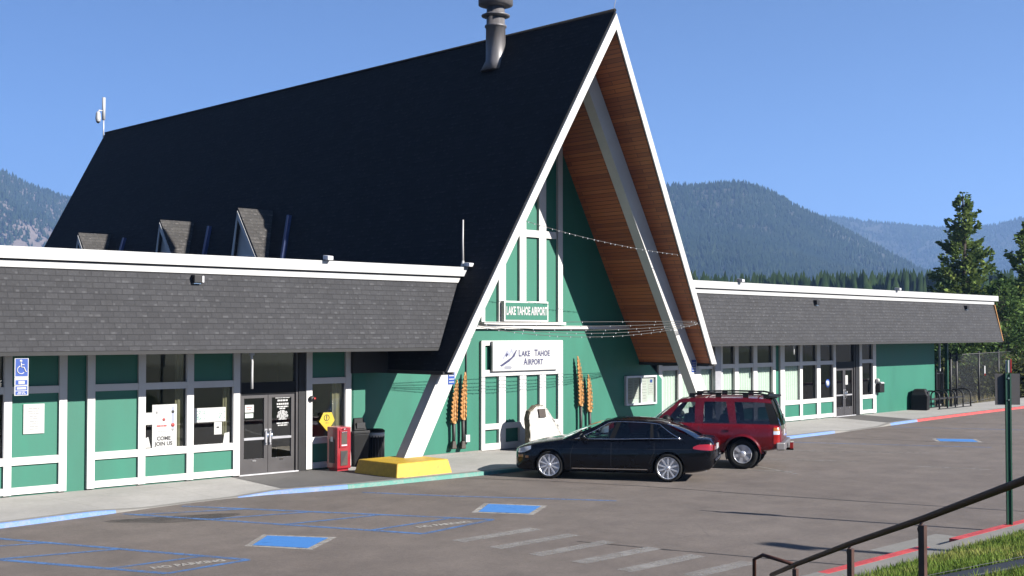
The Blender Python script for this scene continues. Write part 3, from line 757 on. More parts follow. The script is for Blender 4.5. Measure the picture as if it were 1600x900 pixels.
# right wing
RT1 = [(6.45, .2), (7.55, .18), (8.65, .18), (9.70, .34)]
RT1b = [(9.97, .27), (11.0, .24), (12.23, .26), (13.52, .2)]
RT2 = [(14.11, .3), (15.47, .19), (16.79, .28), (18.05, .2)]
RT3 = [(20.22, .22), (21.41, .27)]
tr = MB(RW)
for L_ in (RT1, RT1b, RT2, RT3):
    tr = MB(RW)
    for c_, w in L_: vtrim(tr, c_, w)
    rails(tr, L_[0][0], L_[-1][0]); part(tr, 'window_frame')
jb = MB(RW); jb.box(19.80, 20.12, -.1, .045, .02, ZT, 'dark'); part(jb, 'door_jamb')
jb = MB(RW); jb.box(9.5, 9.86, .065, .16, .02, ZT, 'grey'); part(jb, 'downpipe')
wall_run(RW, [(6.2, 18.05, 0, ZL0+.1, 0), (13.6, 14.0, 0, ZT, -.02), (9.6, 10.0, 0, ZT, -.01), (20.2, 21.4, 0, ZL0+.1, 0), (21.42, 27.25, 0, ZT, 0), (19.9, 20.25, 0, ZT, -.01)])
rw_ = MB(RW); rw_.box(27.13, 27.25, -8.2, -.16, 0, ZT, 'green'); rw_.box(26.0, 27.2, -8.3, -8.2, 0, ZT, 'green'); part(rw_, 'return_wall')
po = MB(RW); po.box(27.9, 28.02, .2, .32, 0, 3.05, 'sgreen'); po.box(28.75, 28.83, -.5, -.42, 0, 3.05, 'greylight'); part(po, 'canopy_post')
for L_ in (RT1, RT1b, RT2, RT3):
    for (c0, w0), (c1, w1) in zip(L_[:-1], L_[1:]):
        a, b = c0+w0/2, c1-w1/2
        pane(RW, a, b, ZL1, ZR0); pane(RW, a, b, ZR1, 3.06)
for a, b in ((6.55, 7.46), (7.64, 8.56), (8.74, 9.53), (10.11, 10.88), (11.12, 12.1), (12.36, 13.42), (14.27, 15.36)):
    hang(RW, a, b, ZL1-.02, ZR0+.02, 'blind', 'window_blind', -.06)
HAZE = .00018
# ------------------------------------------------------------------ HILLS, FOREST, HAZE
C0 = Vector((-26.03, -22.86, 3.5))
def az_pt(px, dist):
    a = RAD(44.846)+math.atan((px-800)/1933.44); return Vector((C0.x+dist*sin(a), C0.y+dist*cos(a), 0))
def crest_h(px, py, dist):      # height of a ridge seen at that bearing and elevation
    return 3.5+(519.1-py)/1933.44*dist*cos(math.atan((px-800)/1933.44))
hs = random.Random(3)
def vnoise(x, y, s=1.0, seed=0):
    t = 0
    for k, (f, a) in enumerate(((1, 1), (2.1, .5), (4.3, .25), (8.9, .13))):
        t += a*(sin(x*s*f*1.3+seed+k*1.7)*cos(y*s*f*1.1-seed*.7+k*2.3))
    return t
class Hill:
    def __init__(s, ridge, dist, front, back, seed, rough, tree_h=13):
        pts = [(px, dist_, crest_h(px, py, dist_)-tree_h*.8) for px, py, dist_ in ridge]
        s.P = [az_pt(a, b) for a, b, c in pts]; s.h = interp([(i, p[2]) for i, p in enumerate(pts)])
        s.px = interp([(i, p.x) for i, p in enumerate(s.P)]); s.py = interp([(i, p.y) for i, p in enumerate(s.P)])
        s.n = len(pts)-1; s.f = front; s.b = back; s.seed = seed; s.r = rough
    def at(s, u, v):            # u along the ridge 0..1, v from -1 (foot, near side) to 1 (foot, far side)
        t = u*s.n; x, y, h = s.px(t), s.py(t), s.h(t)
        d = Vector((x-C0.x, y-C0.y, 0)).normalized(); w = s.f if v < 0 else s.b
        k = abs(v); prof = (1-k)**1.0*(1-.25*sin(pi*k)) if v < 0 else (1-k)
        q = Vector((x, y, 0))+d*(v*w)
        nz = vnoise(q.x, q.y, .0045, s.seed)*s.r*min(1, k*2.2)*(1-k)*1.6
        return (q.x, q.y, max(-.5, h*prof+nz))
    def mesh(s, name, m, nu=90, nv=40):
        g = MB(); g.grid(lambda u, v: s.at(u, v*2-1), nu, nv, m); return struct(g.build(name, recalc=False))
def cones(name, pts, hr, mname, wr=.2, sides=5):
    n = len(pts); p = np.array(pts); h = RNG.uniform(*hr, n); r = h*RNG.uniform(wr*.75, wr*1.25, n)
    a0 = RNG.uniform(0, 6.28, n); v = np.empty((n, 2*sides+1, 3)); 
    for j in range(sides):
        a = a0+2*pi*j/sides; rr = r*RNG.uniform(.7, 1.25, n)
        v[:, j, 0] = p[:, 0]+np.cos(a)*rr; v[:, j, 1] = p[:, 1]+np.sin(a)*rr; v[:, j, 2] = p[:, 2]+h*RNG.uniform(.02, .15, n)
        a2 = a+pi/sides; rr = r*RNG.uniform(.30, .75, n)
        v[:, sides+j, 0] = p[:, 0]+np.cos(a2)*rr; v[:, sides+j, 1] = p[:, 1]+np.sin(a2)*rr; v[:, sides+j, 2] = p[:, 2]+h*RNG.uniform(.42, .6, n)
    v[:, 2*sides, :] = p+np.stack([RNG.normal(0, .03, n)*h, RNG.normal(0, .03, n)*h, h], 1)
    base = np.arange(n)[:, None]*(2*sides+1); f = []
    for j in range(sides):
        k = (j+1) % sides
        f += [base+np.array([[j, k, sides+j]]), base+np.array([[sides+j, k, sides+k]]), base+np.array([[sides+j, sides+k, 2*sides]])]
    return stuff(tri_mesh(name, v.reshape(-1, 3), np.concatenate(f, 0), mname))
def scatter(hill, n, v0=-1, v1=.12, dens=None):
    out = []
    while len(out) < n:
        u, v = hs.random(), hs.uniform(v0, v1); p = hill.at(u, v)
        if dens is None or hs.random() < dens(u, v, p): out.append(p)
    return out
hA = Hill([(420, 470, 2050), (560, 430, 2060), (700, 378, 2080), (840, 330, 2100), (940, 300, 2150), (1040, 284, 2200), (1090, 282, 2230), (1150, 279, 2250), (1200, 291, 2280), (1250, 318, 2300), (1290, 337, 2320), (1350, 368, 2350), (1430, 410, 2350), (1520, 455, 2350)], 0, 950, 900, 1.0, 26)
hB = Hill([(800, 400, 4200), (960, 350, 4200), (1120, 330, 4200), (1230, 332, 4200), (1290, 334, 4200), (1340, 340, 4250), (1400, 346, 4300), (1440, 351, 4300), (1490, 353, 4350), (1540, 350, 4350), (1600, 336, 4300), (1700, 300, 4300), (1850, 260, 4300)], 0, 1500, 900, 4.0, 45)
hC = Hill([(-420, 230, 3300), (-250, 215, 3300), (-90, 236, 3350), (0, 263, 3400), (50, 287, 3450), (105, 304, 3500), (170, 325, 3550), (260, 352, 3600), (420, 400, 3700), (600, 450, 3700)], 0, 1500, 900, 2.0, 90)
hA.mesh('wooded_hill', 'hill'); hB.mesh('far_ridge', 'hill'); hC.mesh('rocky_mountain', 'rock')
gap = lambda u, v, p: (.72+.35*vnoise(p[0], p[1], .011, 5)) if v < -.02 else .9
cones('hillside_forest', scatter(hA, 36000, -1, .06, gap), (7, 13), 'hillforest', .22)
cones('ridge_forest', scatter(hB, 22000, -1, .06, gap), (8, 15), 'hillforest', .28)
cones('mountain_forest', scatter(hC, 20000, -1, .05, lambda u, v, p: (.75+.45*vnoise(p[0], p[1], .008, 9))*(1 if p[2] < 415 else .06)), (9, 17), 'hillforest', .26)
# belt of conifers across the valley floor
pts = []
while len(pts) < 10500:
    px = hs.uniform(640, 1720); d_ = 370+260*hs.random()**1.5; p = az_pt(px, d_); pts.append((p.x, p.y, -.2))
cones('conifer_belt', pts, (14, 22.5), 'forest', .20, 7)

# ------------------------------------------------------------------ TREES near the building
def conifer(name, label, loc, h, r, seed, group=None, dens=1.0, mname='needle', base=.06, lean=0):
    R = random.Random(seed); t = thing(name, label, 'tree', loc, R.uniform(0, 6), group)
    tk = MB(); tk.tube([(0, 0, -.2), (.02*h*lean, 0, h*.4), (.03*h*lean, 0.01*h, h*.8), (.03*h*lean, .0, h*.985)], h*.021, 'bark', 9, h*.003)
    br = tk; vs, fs = [], []
    z = h*base
    while z < h*.985:
        k = (z/h-base)/(1-base); env = r*((1-k)**.85)*(1-.28*max(0, .22-k)/.22)+.12
        nb = R.randint(5, 7)
        for i in range(nb):
            a = R.uniform(0, 2*pi); L = env*R.choice((.45, .7, .85, .95, 1.0, 1.08))*R.uniform(.85, 1.1); up = R.uniform(-.12, .30)+k*.35
            z0 = z+R.uniform(-.18, .18)*h/12; d = Vector((cos(a), sin(a), 0)); sd = Vector((-sin(a), cos(a), 0))
            def bp(s): return d*(L*s)+Vector((0, 0, z0+L*(up*s-.38*s*(1-s)+.12*s*s)))
            if L > .6: br.tube([bp(0), bp(.5), bp(.95)], .012*h/12*2, 'bark', 4, .006, cap=False)
            ns = max(3, int(L*5.5*dens))
            for j in range(ns):
                s = R.uniform(.18, 1.0) if j else 1.0; p = bp(s); wd = (.16+.36*(1-s)*L/ max(L, .5)+.10)*min(1.0, .45+L*.4)
                for q in range(5):
                    side = R.uniform(-1, 1); c = p+sd*(side*wd*.75)+Vector((0, 0, R.uniform(-.10, .13)))
                    ln = R.uniform(.16, .36)*(h/12)**.4; dirv = (d*R.uniform(.2, 1)+sd*side*R.uniform(.4, 1.1)+Vector((0, 0, R.uniform(-.15, .65)))).normalized()
                    wv = dirv.cross(Vector((R.uniform(-1, 1), R.uniform(-1, 1), R.uniform(.2, 1)))).normalized()*ln*R.uniform(.22, .40)
                    b = len(vs); vs += [tuple(c-wv*.6), tuple(c+dirv*ln*.55-wv), tuple(c+dirv*ln), tuple(c+dirv*ln*.5+wv)]; fs.append((b, b+1, b+2, b+3))
        z += h*R.uniform(.022, .034)
    lp(tk, 'trunk', t, recalc=False)
    tri_mesh('crown', np.array(vs), np.array(fs), mname, t)
    return t
def bush(name, label, loc, h, r, seed, group=None, mname='shrub', n=1500):
    R = random.Random(seed); t = thing(name, label, 'bush', loc, R.uniform(0, 6), group)
    tk = MB(); vs, fs = [], []
    for i in range(9):
        a = R.uniform(0, 6.28); q = Vector((cos(a)*r*.6, sin(a)*r*.6, h*R.uniform(.55, .9)))
        tk.tube([(0, 0, -.1), tuple(q*.5+Vector((0, 0, h*.1))), tuple(q)], .035, 'bark', 5, .01, cap=False)
    cl = [(Vector((R.gauss(0, r*.42), R.gauss(0, r*.42), h*R.uniform(.15, .95))), R.uniform(.25, .5)*r) for _ in range(16)]
    for i in range(n):
        c, s = R.choice(cl); p = c+Vector((R.gauss(0, s*.5), R.gauss(0, s*.5), R.gauss(0, s*.5)))
        if p.z < .02: p.z = R.uniform(.02, .3)
        d = Vector((R.uniform(-1, 1), R.uniform(-1, 1), R.uniform(-.4, 1))).normalized(); w = d.cross(Vector((R.uniform(-1, 1), R.uniform(-1, 1), R.uniform(-1, 1)))).normalized()
        ln = R.uniform(.10, .26); b = len(vs); vs += [tuple(p), tuple(p+d*ln*.5-w*ln*.35), tuple(p+d*ln), tuple(p+d*ln*.5+w*ln*.35)]; fs.append((b, b+1, b+2, b+3))
    lp(tk, 'trunk', t, recalc=False); tri_mesh('crown', np.array(vs), np.array(fs), mname, t); return t
def gpt(px, d): p = az_pt(px, d); return (p.x, p.y, -.05)
conifer('pine_tree', 'tall pointed conifer rising behind the far end of the right wing roof', gpt(1506, 92), 13.3, 3.6, 11, dens=2.1)
conifer('pine_tree', 'dense conifer cut by the right edge of the photo', gpt(1611, 78), 9.9, 3.4, 12, dens=2.0)
conifer('pine_tree', 'low leaning conifer beside the roof end, left of the edge conifer', gpt(1567, 74), 6.4, 2.9, 13, mname='needle2', lean=1)
conifer('pine_tree', 'broad young conifer just behind the chain-link fence near the building corner', gpt(1506, 72), 5.4, 2.9, 14, mname='needle2')
G_ = 'young conifers and bushes behind the fence'
for k, (px, d, h, r) in enumerate(((1478, 82, 4.6, 2.4), (1530, 84, 5.2, 2.6), (1548, 96, 6.6, 3.0), (1590, 92, 6.8, 3.0), (1632, 88, 6.5, 3.0), (1575, 110, 8.0, 3.4), (1660, 84, 6.4, 3.0), (1700, 90, 8.0, 3.2), (1462, 95, 5.0, 2.6))):
    conifer('young_conifer', 'bushy young conifer in the thicket behind the chain-link fence', gpt(px, d), h, r, 30+k, G_, 1.0, 'needle2', .02)
for k, (px, d, h, r) in enumerate(((1492, 70, 1.7, 1.5), (1520, 71, 2.0, 1.6), (1545, 72, 1.5, 1.5), (1572, 73, 1.9, 1.7), (1600, 71, 1.7, 1.6), (1630, 72, 2.0, 1.7))):
    bush('bush', 'grey-green scrub bush growing behind the chain-link fence', gpt(px, d), h, r, 60+k, 'scrub bushes behind the fence')
gd = MB(); gd.grid(lambda u, v: (26+50*u, max(3.0, cf(26+50*u)+2.7)+60*v, .05+.35*min(1, v*6)+.05*sin(u*90)*sin(v*50)), 60, 40, 'drygrass'); struct(gd.build('dry_verge', recalc=False))
def vz(x, y): return .05+.3*max(0, min(1, (y-max(3, cf(x)+2.7))/10))
stuff(blades('dry_grass', 16000, (27.5, 60), (3.2, 22), vz, (.12, .38), 'weed', lambda x, y: y > np.array([max(3.0, cf(a)+2.75) for a in x])))

# haze: one closed box of thin even air round everything, sky outside
hz = MB(); hz.box(-5200, 7600, -600, 7600, -30, 760, 'earth'); hzo = hz.build('haze'); stuff(hzo)
hm = bpy.data.materials.new('haze_air'); hm.use_nodes = True; t_ = hm.node_tree; t_.nodes.clear()
pv = t_.nodes.new('ShaderNodeVolumePrincipled'); pv.inputs['Color'].default_value = (.32, .545, 1, 1); pv.inputs['Density'].default_value = HAZE
pv.inputs['Anisotropy'].default_value = .2
ho = t_.nodes.new('ShaderNodeOutputMaterial'); t_.links.new(pv.outputs[0], ho.inputs[1])
hzo.data.materials.clear(); hzo.data.materials.append(hm)
# ------------------------------------------------------------------ VEHICLES (x runs from the front axle to the tail, y across, z up)
def boolean_cut(o, cutters):
    for c in cutters:
        md = o.modifiers.new('cut', 'BOOLEAN'); md.operation = 'DIFFERENCE'; md.solver = 'EXACT'; md.object = c
    dg = bpy.context.evaluated_depsgraph_get(); dg.update()
    me = bpy.data.meshes.new_from_object(o.evaluated_get(dg)); o.modifiers.clear(); old = o.data; o.data = me
    me.name = o.name; bpy.data.meshes.remove(old)
    for c in cutters: m_ = c.data; bpy.data.objects.remove(c); bpy.data.meshes.remove(m_)
def spokes_rim(mb, R_, n, w0, w1, y, m, pair=0.0, hub=.055):
    """spoked rim facing -y, at local y"""
    mb.lathe([(R_*1.0, .06), (R_*1.0, -.015), (R_*.93, -.02), (R_*.90, .02), (R_*.90, .06)], (0, y, 0), m, 32, 'y')
    mb.lathe([(hub, .05), (hub, -.012), (hub*.6, -.02), (.002, -.02)], (0, y, 0), m, 20, 'y')
    for i in range(n):
        for s in ((-pair, pair) if pair else (0,)):
            a = 2*pi*i/n+.3+s; c, sn = cos(a), sin(a)
            def P(r, t, yy): return (c*r-sn*t, y+yy, sn*r+c*t)
            r0, r1 = hub*.7, R_*.94
            vs = [P(r0, -w0, -.01), P(r0, w0, -.01), P(r1, w1, -.012), P(r1, -w1, -.012), P(r0, -w0, .03), P(r0, w0, .03), P(r1, w1, .02), P(r1, -w1, .02)]
            mb.hexa(vs, m)
def make_car(P, t):
    zt, zb, w = interp(P['top']), interp(P['bot']), interp(P['wid']); x0, x1 = P['top'][0][0], P['top'][-1][0]
    sh = P.get('shoulder', .10)
    # ---- body shell
    b = MB(); ns = P.get('ns', 70); xs = [x0+(x1-x0)*(.5-.5*cos(pi*i/ns)) for i in range(ns+1)]
    rings = []
    for x in xs:
        W_x, lo, hi = w(x), zb(x), zt(x); hh = hi-lo
        pr = [(.90, 0), (.965, .05), (.99, .16), (1.0, .34), (1.0, .50), (.992, .64), (.975, .78), (.945, .89), (.90, .955), (.83, .987), (.62, 1.0)]
        half = [(W_x*a, lo+hh*c) for a, c in pr]+[(0, hi+P['crown'](x))]
        half[-2] = (half[-2][0], hi+P['crown'](x)*.55)
        ring = [(x, -y, z) for y, z in half]+[(x, y, z) for y, z in half[-2::-1]]
        rings.append(ring)
    n = len(rings[0]); vs = [p for r in rings for p in r]
    fs = [(i*n+j, i*n+j+1, (i+1)*n+j+1, (i+1)*n+j) for i in range(ns) for j in range(n-1)]
    fs += [(i*n+n-1, i*n, (i+1)*n, (i+1)*n+n-1) for i in range(ns)]
    b.add(vs, fs, P['paint'], True); b.add(rings[0], [tuple(range(n))], P['paint']); b.add(rings[-1], [tuple(range(n))[::-1]], P['paint'])
    body = lp(b, 'body', t)
    cut = []
    for ax in (0, P['wb']):
        for s in (-1, 1):
            c = MB(); ya, yb_ = sorted((s*P['arch_in'], s*1.3)); c.lathe([(P['arch'], ya), (P['arch'], yb_)], (ax, 0, P['wr']+P.get('arch_up', .01)), 'black', 36, 'y')
            co = c.build('cut'); co.location = t.location; co.rotation_euler = t.rotation_euler; cut.append(co)
    bpy.context.view_layer.update()
    boolean_cut(body, cut)
    for p in body.data.polygons: p.use_smooth = True
    body.data.set_sharp_from_angle(angle=RAD(38))
    # arch liners
    ln = MB()
    for ax in (0, P['wb']):
        for s in (-1, 1):
            r = P['arch']-.004; ln.grid(lambda u, v: (ax+r*cos(pi*(-.12+1.24*u)), s*(P['arch_in']+.01+(P['track']+.10-P['arch_in']-.03)*v), P['wr']+r*sin(pi*(-.12+1.24*u))), 20, 1, 'black')
            ln.add([(ax+r*cos(2*pi*i/20), s*(P['arch_in']+.012), P['wr']+r*sin(2*pi*i/20)) for i in range(20)], [tuple(range(20))], 'black')
    ln.box(.5, P['wb']-.5, -.7, .7, zb(1.5)-.02, zb(1.5)+.1, 'black')
    lp(ln, 'underbody', body, recalc=False)
    # ---- greenhouse
    yb, yt, zbelt, zroof = interp(P['yb']), interp(P['yt']), interp(P['belt']), interp(P['roof'])
    Ab, At, Cb, Ct = P['A'][0], P['A'][1], P['C'][0], P['C'][1]
    def S(x, tt, s, off=0):
        y = yb(x)+(yt(x)-yb(x))*tt+.025*sin(pi*tt)*(1 if tt <= 1 else 0); z = zbelt(x)+(zroof(x)-zbelt(x))*tt
        return (x, s*(y+off), z)
    def bound(a, b_): return lambda tt: a+(b_-a)*tt
    gh = MB(); wn = {}
    t0, t1 = P['t0'], P['t1']
    def patch(mb, xa, xb, ta, tb, s, m, off=0, nu=8, nv=5):
        mb.grid(lambda u, v: S(xa(ta+(tb-ta)*v)+(xb(ta+(tb-ta)*v)-xa(ta+(tb-ta)*v))*u, ta+(tb-ta)*v, s, off), nu, nv, m)
    fA, fC = bound(Ab, At), bound(Cb, Ct)
    for s in (-1, 1):
        patch(gh, fA, fC, 0, t0, s, P['paint'], 0, 40, 1); patch(gh, fA, fC, t1, 1, s, P['paint'], 0, 40, 3)
        prev = fA
        for k, (la, lb, ra, rb, gm) in enumerate(P['win']):
            l, r = bound(la, lb), bound(ra, rb)
            patch(gh, prev, l, t0, t1, s, P.get('pillar', P['paint']) if k else P['paint'], .001)
            o = MB(); patch(o, l, r, t0, t1, s, gm, -.006, 10, 6); lp(o, 'side_window', t, recalc=False); prev = r
        patch(gh, prev, fC, t0, t1, s, P.get('cpillar', P['paint']), .001)
    # roof
    xr0, xr1 = At, Ct
    def roof(u, v):
        x = xr0+(xr1-xr0)*u; q = -1+2*v; y = yt(x)*q; return (x, y, zroof(x)+P['rcrown']*(1-abs(q)**2.6)*min(1, .35+min(u, 1-u)*4))
    gh.grid(roof, 30, 14, P['paint'])
    roofo = lp(gh, 'roof', t, recalc=False)
    roofo.data.update()
    # windscreen and rear window: ruled between belt and roof edges, bowed in plan
    def screen(xb_, xt_, bow, m, name, zb0):
        o = MB()
        def f(u, v):
            q = -1+2*u; xb2 = xb_+bow*(1-q*q); xt2 = xt_+bow*.35*(1-q*q)
            y = (yb(xb_)*(1-v)+yt(xt_)*v)*q; z0 = zb0+(zbelt(xb_)-zb0)*abs(q)**2; z1 = zroof(xt_)+P['rcrown']*.38*(1-abs(q)**2.6)
            return (xb2+(xt2-xb2)*v, y, z0+(z1-z0)*v+.03*sin(pi*v))
        o.grid(f, 14, 8, m); return lp(o, name, t, recalc=False)
    screen(Ab, At, -.16, 'carglass', 'windscreen', zbelt(Ab)+.0); screen(Cb, Ct, P.get('rbow', .14), P.get('rearglass', 'tint'), 'rear_window', zbelt(Cb))
    # cabin: dark deck and seats
    it = MB(); it.box(Ab+.25, Cb-.2, -yb(1.5)+.06, yb(1.5)-.06, zbelt(1.5)-.12, zbelt(1.5)-.03, 'seat')
    for sx in P['seats']:
        for sy in (-.38, .38):
            it.lathe([(.0, -.1), (.21, -.08), (.23, .05), (.19, .25), (.12, .30), (0, .31)], (sx, sy, zbelt(1.5)-.05), 'seat', 10)
            it.box(sx-.05, sx+.05, sy-.13, sy+.13, zbelt(1.5)+.24, zbelt(1.5)+.40, 'seat')
    it.tube([(Ab+.55+.17*cos(a), -.38+.17*sin(a), zbelt(1)+.03-.1*cos(a)) for a in [k*.42 for k in range(16)]], .014, 'black', 6)
    lp(it, 'cabin', t, recalc=False)
    # wheels
    for ax in (0, P['wb']):
        for s in (-1, 1):
            r = P['wr']; e = bpy.data.objects.new('wheel', None)
            tw = MB(); hw = P['tw']/2
            tw.lathe([(r*.66, hw*.9), (r*.78, hw), (r*.93, hw*.98), (r*.99, hw*.75), (r, 0), (r*.99, -hw*.75), (r*.93, -hw*.98), (r*.78, -hw), (r*P['rr'], -hw*.88), (r*P['rr']-.02, -hw*.3)], (0, 0, 0), 'rubber', 40, 'y')
            wo_ = tw.build('wheel', t, loc=(ax, s*P['track'], r), rotz=0 if s < 0 else pi)
            rm = MB(); rm.lathe([(r*P['rr']-.005, .02), (.03, .0)], (0, -hw*.3, 0), 'void', 28, 'y')
            spokes_rim(rm, r*P['rr'], P['spk'][0], P['spk'][1], P['spk'][2], -hw*.82, P['spk'][3], P['spk'][4], P['spk'][5])
            rm.build('rim', wo_, loc=(0, 0, 0))
    return body, S, dict(zt=zt, zb=zb, w=w, yb=yb, zbelt=zbelt)
def side_y(D, x, z):
    lo, hi = D['zb'](x), D['zt'](x); f = (z-lo)/(hi-lo)
    g_ = interp([(0, .90), (.05, .965), (.16, .99), (.34, 1), (.5, 1), (.64, .992), (.78, .975), (.89, .945), (.955, .90), (1, .62)])
    return D['w'](x)*g_(f)
def side_line(mb, D, pts, wd, m, s=-1, off=.003, dense=.06):
    """thin strip following the body side through (x,z) points"""
    out = []
    for a, b_ in zip(pts[:-1], pts[1:]):
        n = max(1, int(math.dist(a, b_)/dense)); out += [(a[0]+(b_[0]-a[0])*i/n, a[1]+(b_[1]-a[1])*i/n) for i in range(n)]
    out.append(pts[-1]); vs = []
    for i, (x, z) in enumerate(out):
        a, b_ = out[max(0, i-1)], out[min(len(out)-1, i+1)]; dx, dz = b_[0]-a[0], b_[1]-a[1]; l = math.hypot(dx, dz) or 1
        for q in (-1, 1):
            xx, zz_ = x-dz/l*wd/2*q, z+dx/l*wd/2*q; vs.append((xx, s*(side_y(D, xx, zz_)+off), zz_))
    mb.add(vs, [(2*i, 2*i+1, 2*i+3, 2*i+2) for i in range(len(out)-1)], m, True)
def side_patch(mb, D, poly, m, s=-1, off=.006, nu=8, nv=4):
    """poly: lower and upper edge functions sampled: ((x,zlo,zhi)...)"""
    xs = [p[0] for p in poly]; lo = interp([(p[0], p[1]) for p in poly]); hi = interp([(p[0], p[2]) for p in poly])
    def f(u, v):
        x = xs[0]+(xs[-1]-xs[0])*u; z = lo(x)+(hi(x)-lo(x))*v; return (x, s*(side_y(D, x, z)+off), z)
    mb.grid(f, nu, nv, m)
HEAD = Vector((-.497, .868, 0)); CARROT = atan2(-HEAD.y, -HEAD.x)
def car_origin(frontl, rearl, track):
    """ground points of the near (left) wheels -> origin under the front axle"""
    h = (Vector((*frontl, 0))-Vector((*rearl, 0))).normalized(); rt = Vector((h.y, -h.x, 0))
    o = Vector((*frontl, 0))+rt*track; return (o.x, o.y, 0), atan2(-h.y, -h.x)

# ---- black saloon
loc, rz = car_origin((-4.46, -2.44), (-3.03, -4.86), .88)
t = thing('sedan_car', 'shiny black four-door saloon with silver multi-spoke wheels, parked nose-in in front of the red SUV', 'car', loc, rz)
AU = dict(top=[(-.92, .60), (-.90, .66), (-.80, .735), (-.5, .83), (0, .915), (.42, .965), (1.0, .955), (2.0, .975), (2.8, 1.005), (3.2, 1.02), (3.6, 1.015), (3.78, 1.0), (3.87, .93), (3.90, .80)],
          bot=[(-.92, .38), (-.88, .24), (-.7, .19), (0, .19), (2.8, .20), (3.3, .22), (3.77, .30), (3.90, .42)],
          wid=[(-.92, .40), (-.89, .60), (-.80, .74), (-.62, .83), (-.3, .892), (0, .912), (.6, .918), (1.5, .927), (2.6, .925), (3.1, .905), (3.5, .87), (3.72, .82), (3.84, .77), (3.90, .66)],
          crown=lambda x: .035*max(0, min(1, (x+.9)/.5))*max(0, min(1, (4.0-x)/.3)), paint='audi', wb=2.843, wr=.332, arch=.372, arch_in=.60, track=.79, tw=.245, rr=.80,
          yb=[(.2, .80), (.6, .83), (1.5, .845), (2.6, .84), (3.5, .72)], yt=[(1.2, .57), (1.8, .60), (2.6, .585), (3.0, .55)],
          belt=[(.2, .925), (.6, .945), (1.5, .95), (2.6, .985), (3.5, 1.0)], roof=[(1.1, 1.335), (1.3, 1.375), (1.75, 1.41), (2.2, 1.40), (2.75, 1.335), (2.95, 1.295)],
          A=(.30, 1.28), C=(3.50, 2.78), t0=.06, t1=.90, rcrown=.045, seats=(1.55, 2.45),
          win=[(.66, 1.36, 1.43, 1.62, 'carglass'), (1.55, 1.72, 2.42, 2.40, 'tint'), (2.50, 2.46, 3.10, 2.62, 'tint')], pillar='black',
          spk=(10, .016, .021, 'alloy', 0, .045))
body, S, D = make_car(AU, t)
tr = MB()
for s in (-1, 1):
    for pts in ([(.52, .28), (.52, .60), (.62, .93)], [(1.50, .26), (1.50, .94)], [(2.40, .42), (2.52, .70), (2.52, .97)]): side_line(tr, D, pts, .009, 'ink', s, .002)
    side_line(tr, D, [(.55, .272), (2.36, .285)], .02, 'chrome', s, .008)
    side_line(tr, D, [(-.3, .70), (.6, .735), (2.0, .755), (3.4, .77)], .006, 'ink', s, .002)
lp(tr, 'door_seam', body, recalc=False)
ch = MB()
def gl(xf, t_, s=-1, off=.012): return S(xf, t_, s, off)
for s in (-1, 1):
    ch.tube([gl(.62+(2.52)*k/20, .055, s) for k in range(21)], .009, 'chrome', 5)
    ch.tube([gl(.66+.76*k/8, .055+.865*k/8, s) for k in range(9)]+[gl(1.42+(1.20)*k/12, .92, s) for k in range(1, 13)]+[gl(2.62+.50*k/8, .92-.865*k/8, s) for k in range(1, 9)], .008, 'chrome', 5)
lp(ch, 'window_trim', t)
for s in (-1, 1):
    for hx in (1.30, 2.30):
        h = MB(); side_line(h, D, [(hx-.10, .80), (hx+.10, .805)], .035, 'audi', s, .030); lp(h, 'door_handle', body, recalc=False)
    mr_ = MB(); mr_.lathe([(0, -.09), (.06, -.08), (.085, 0), (.07, .08), (0, .1)], (.84, s*1.00, 1.02), 'audi', 14, 'y'); mr_.tube([(.80, s*.84, .97), (.83, s*.93, .98)], .022, 'audi', 6); lp(mr_, 'side_mirror', t)
    hl = MB(); side_patch(hl, D, [(-.86, .62, .665), (-.78, .60, .70), (-.62, .62, .745), (-.46, .70, .775)], 'clear', s, .006); lp(hl, 'headlight', t, recalc=False)
    tl = MB(); side_patch(tl, D, [(3.42, .79, .83), (3.55, .77, .885), (3.75, .755, .895), (3.86, .75, .885)], 'redlens', s, .008); lp(tl, 'tail_light', t, recalc=False)
    am = MB(); side_patch(am, D, [(-.80, .50, .545), (-.66, .49, .555)], 'amber', s, .006, 4, 2); side_patch(am, D, [(-.60, .485, .54), (-.52, .48, .54)], 'amber', s, .006, 4, 2); lp(am, 'side_marker', t, recalc=False)
tlr = MB(); tlr.box(3.865, 3.909, -.72, -.42, .76, .88, 'redlens'); tlr.box(3.865, 3.909, .42, .72, .76, .88, 'redlens'); lp(tlr, 'tail_light', t)
pp = MB(); pp.box(3.875, 3.913, -.26, .26, .74, .86, 'plate'); lp(pp, 'licence_plate', t)
bp_ = MB(); bp_.grid(lambda u, v: (3.81+.10*sin(pi*v)+.02, (-1+2*u)*.68*(1-.04*sin(pi*v)), .36+.27*v), 20, 6, 'audi'); lp(bp_, 'rear_bumper', body, recalc=False)
for q in (-.5, .5):
    ex = MB(); ex.tube([(3.4, q, .28), (3.70, q, .28)], .038, 'grey', 12); lp(ex, 'exhaust_pipe', t)
gr = MB(); gr.box(-.945, -.90, -.32, .32, .36, .66, 'ink'); gr.box(-.952, -.944, -.34, .34, .655, .675, 'chrome'); lp(gr, 'grille', t)

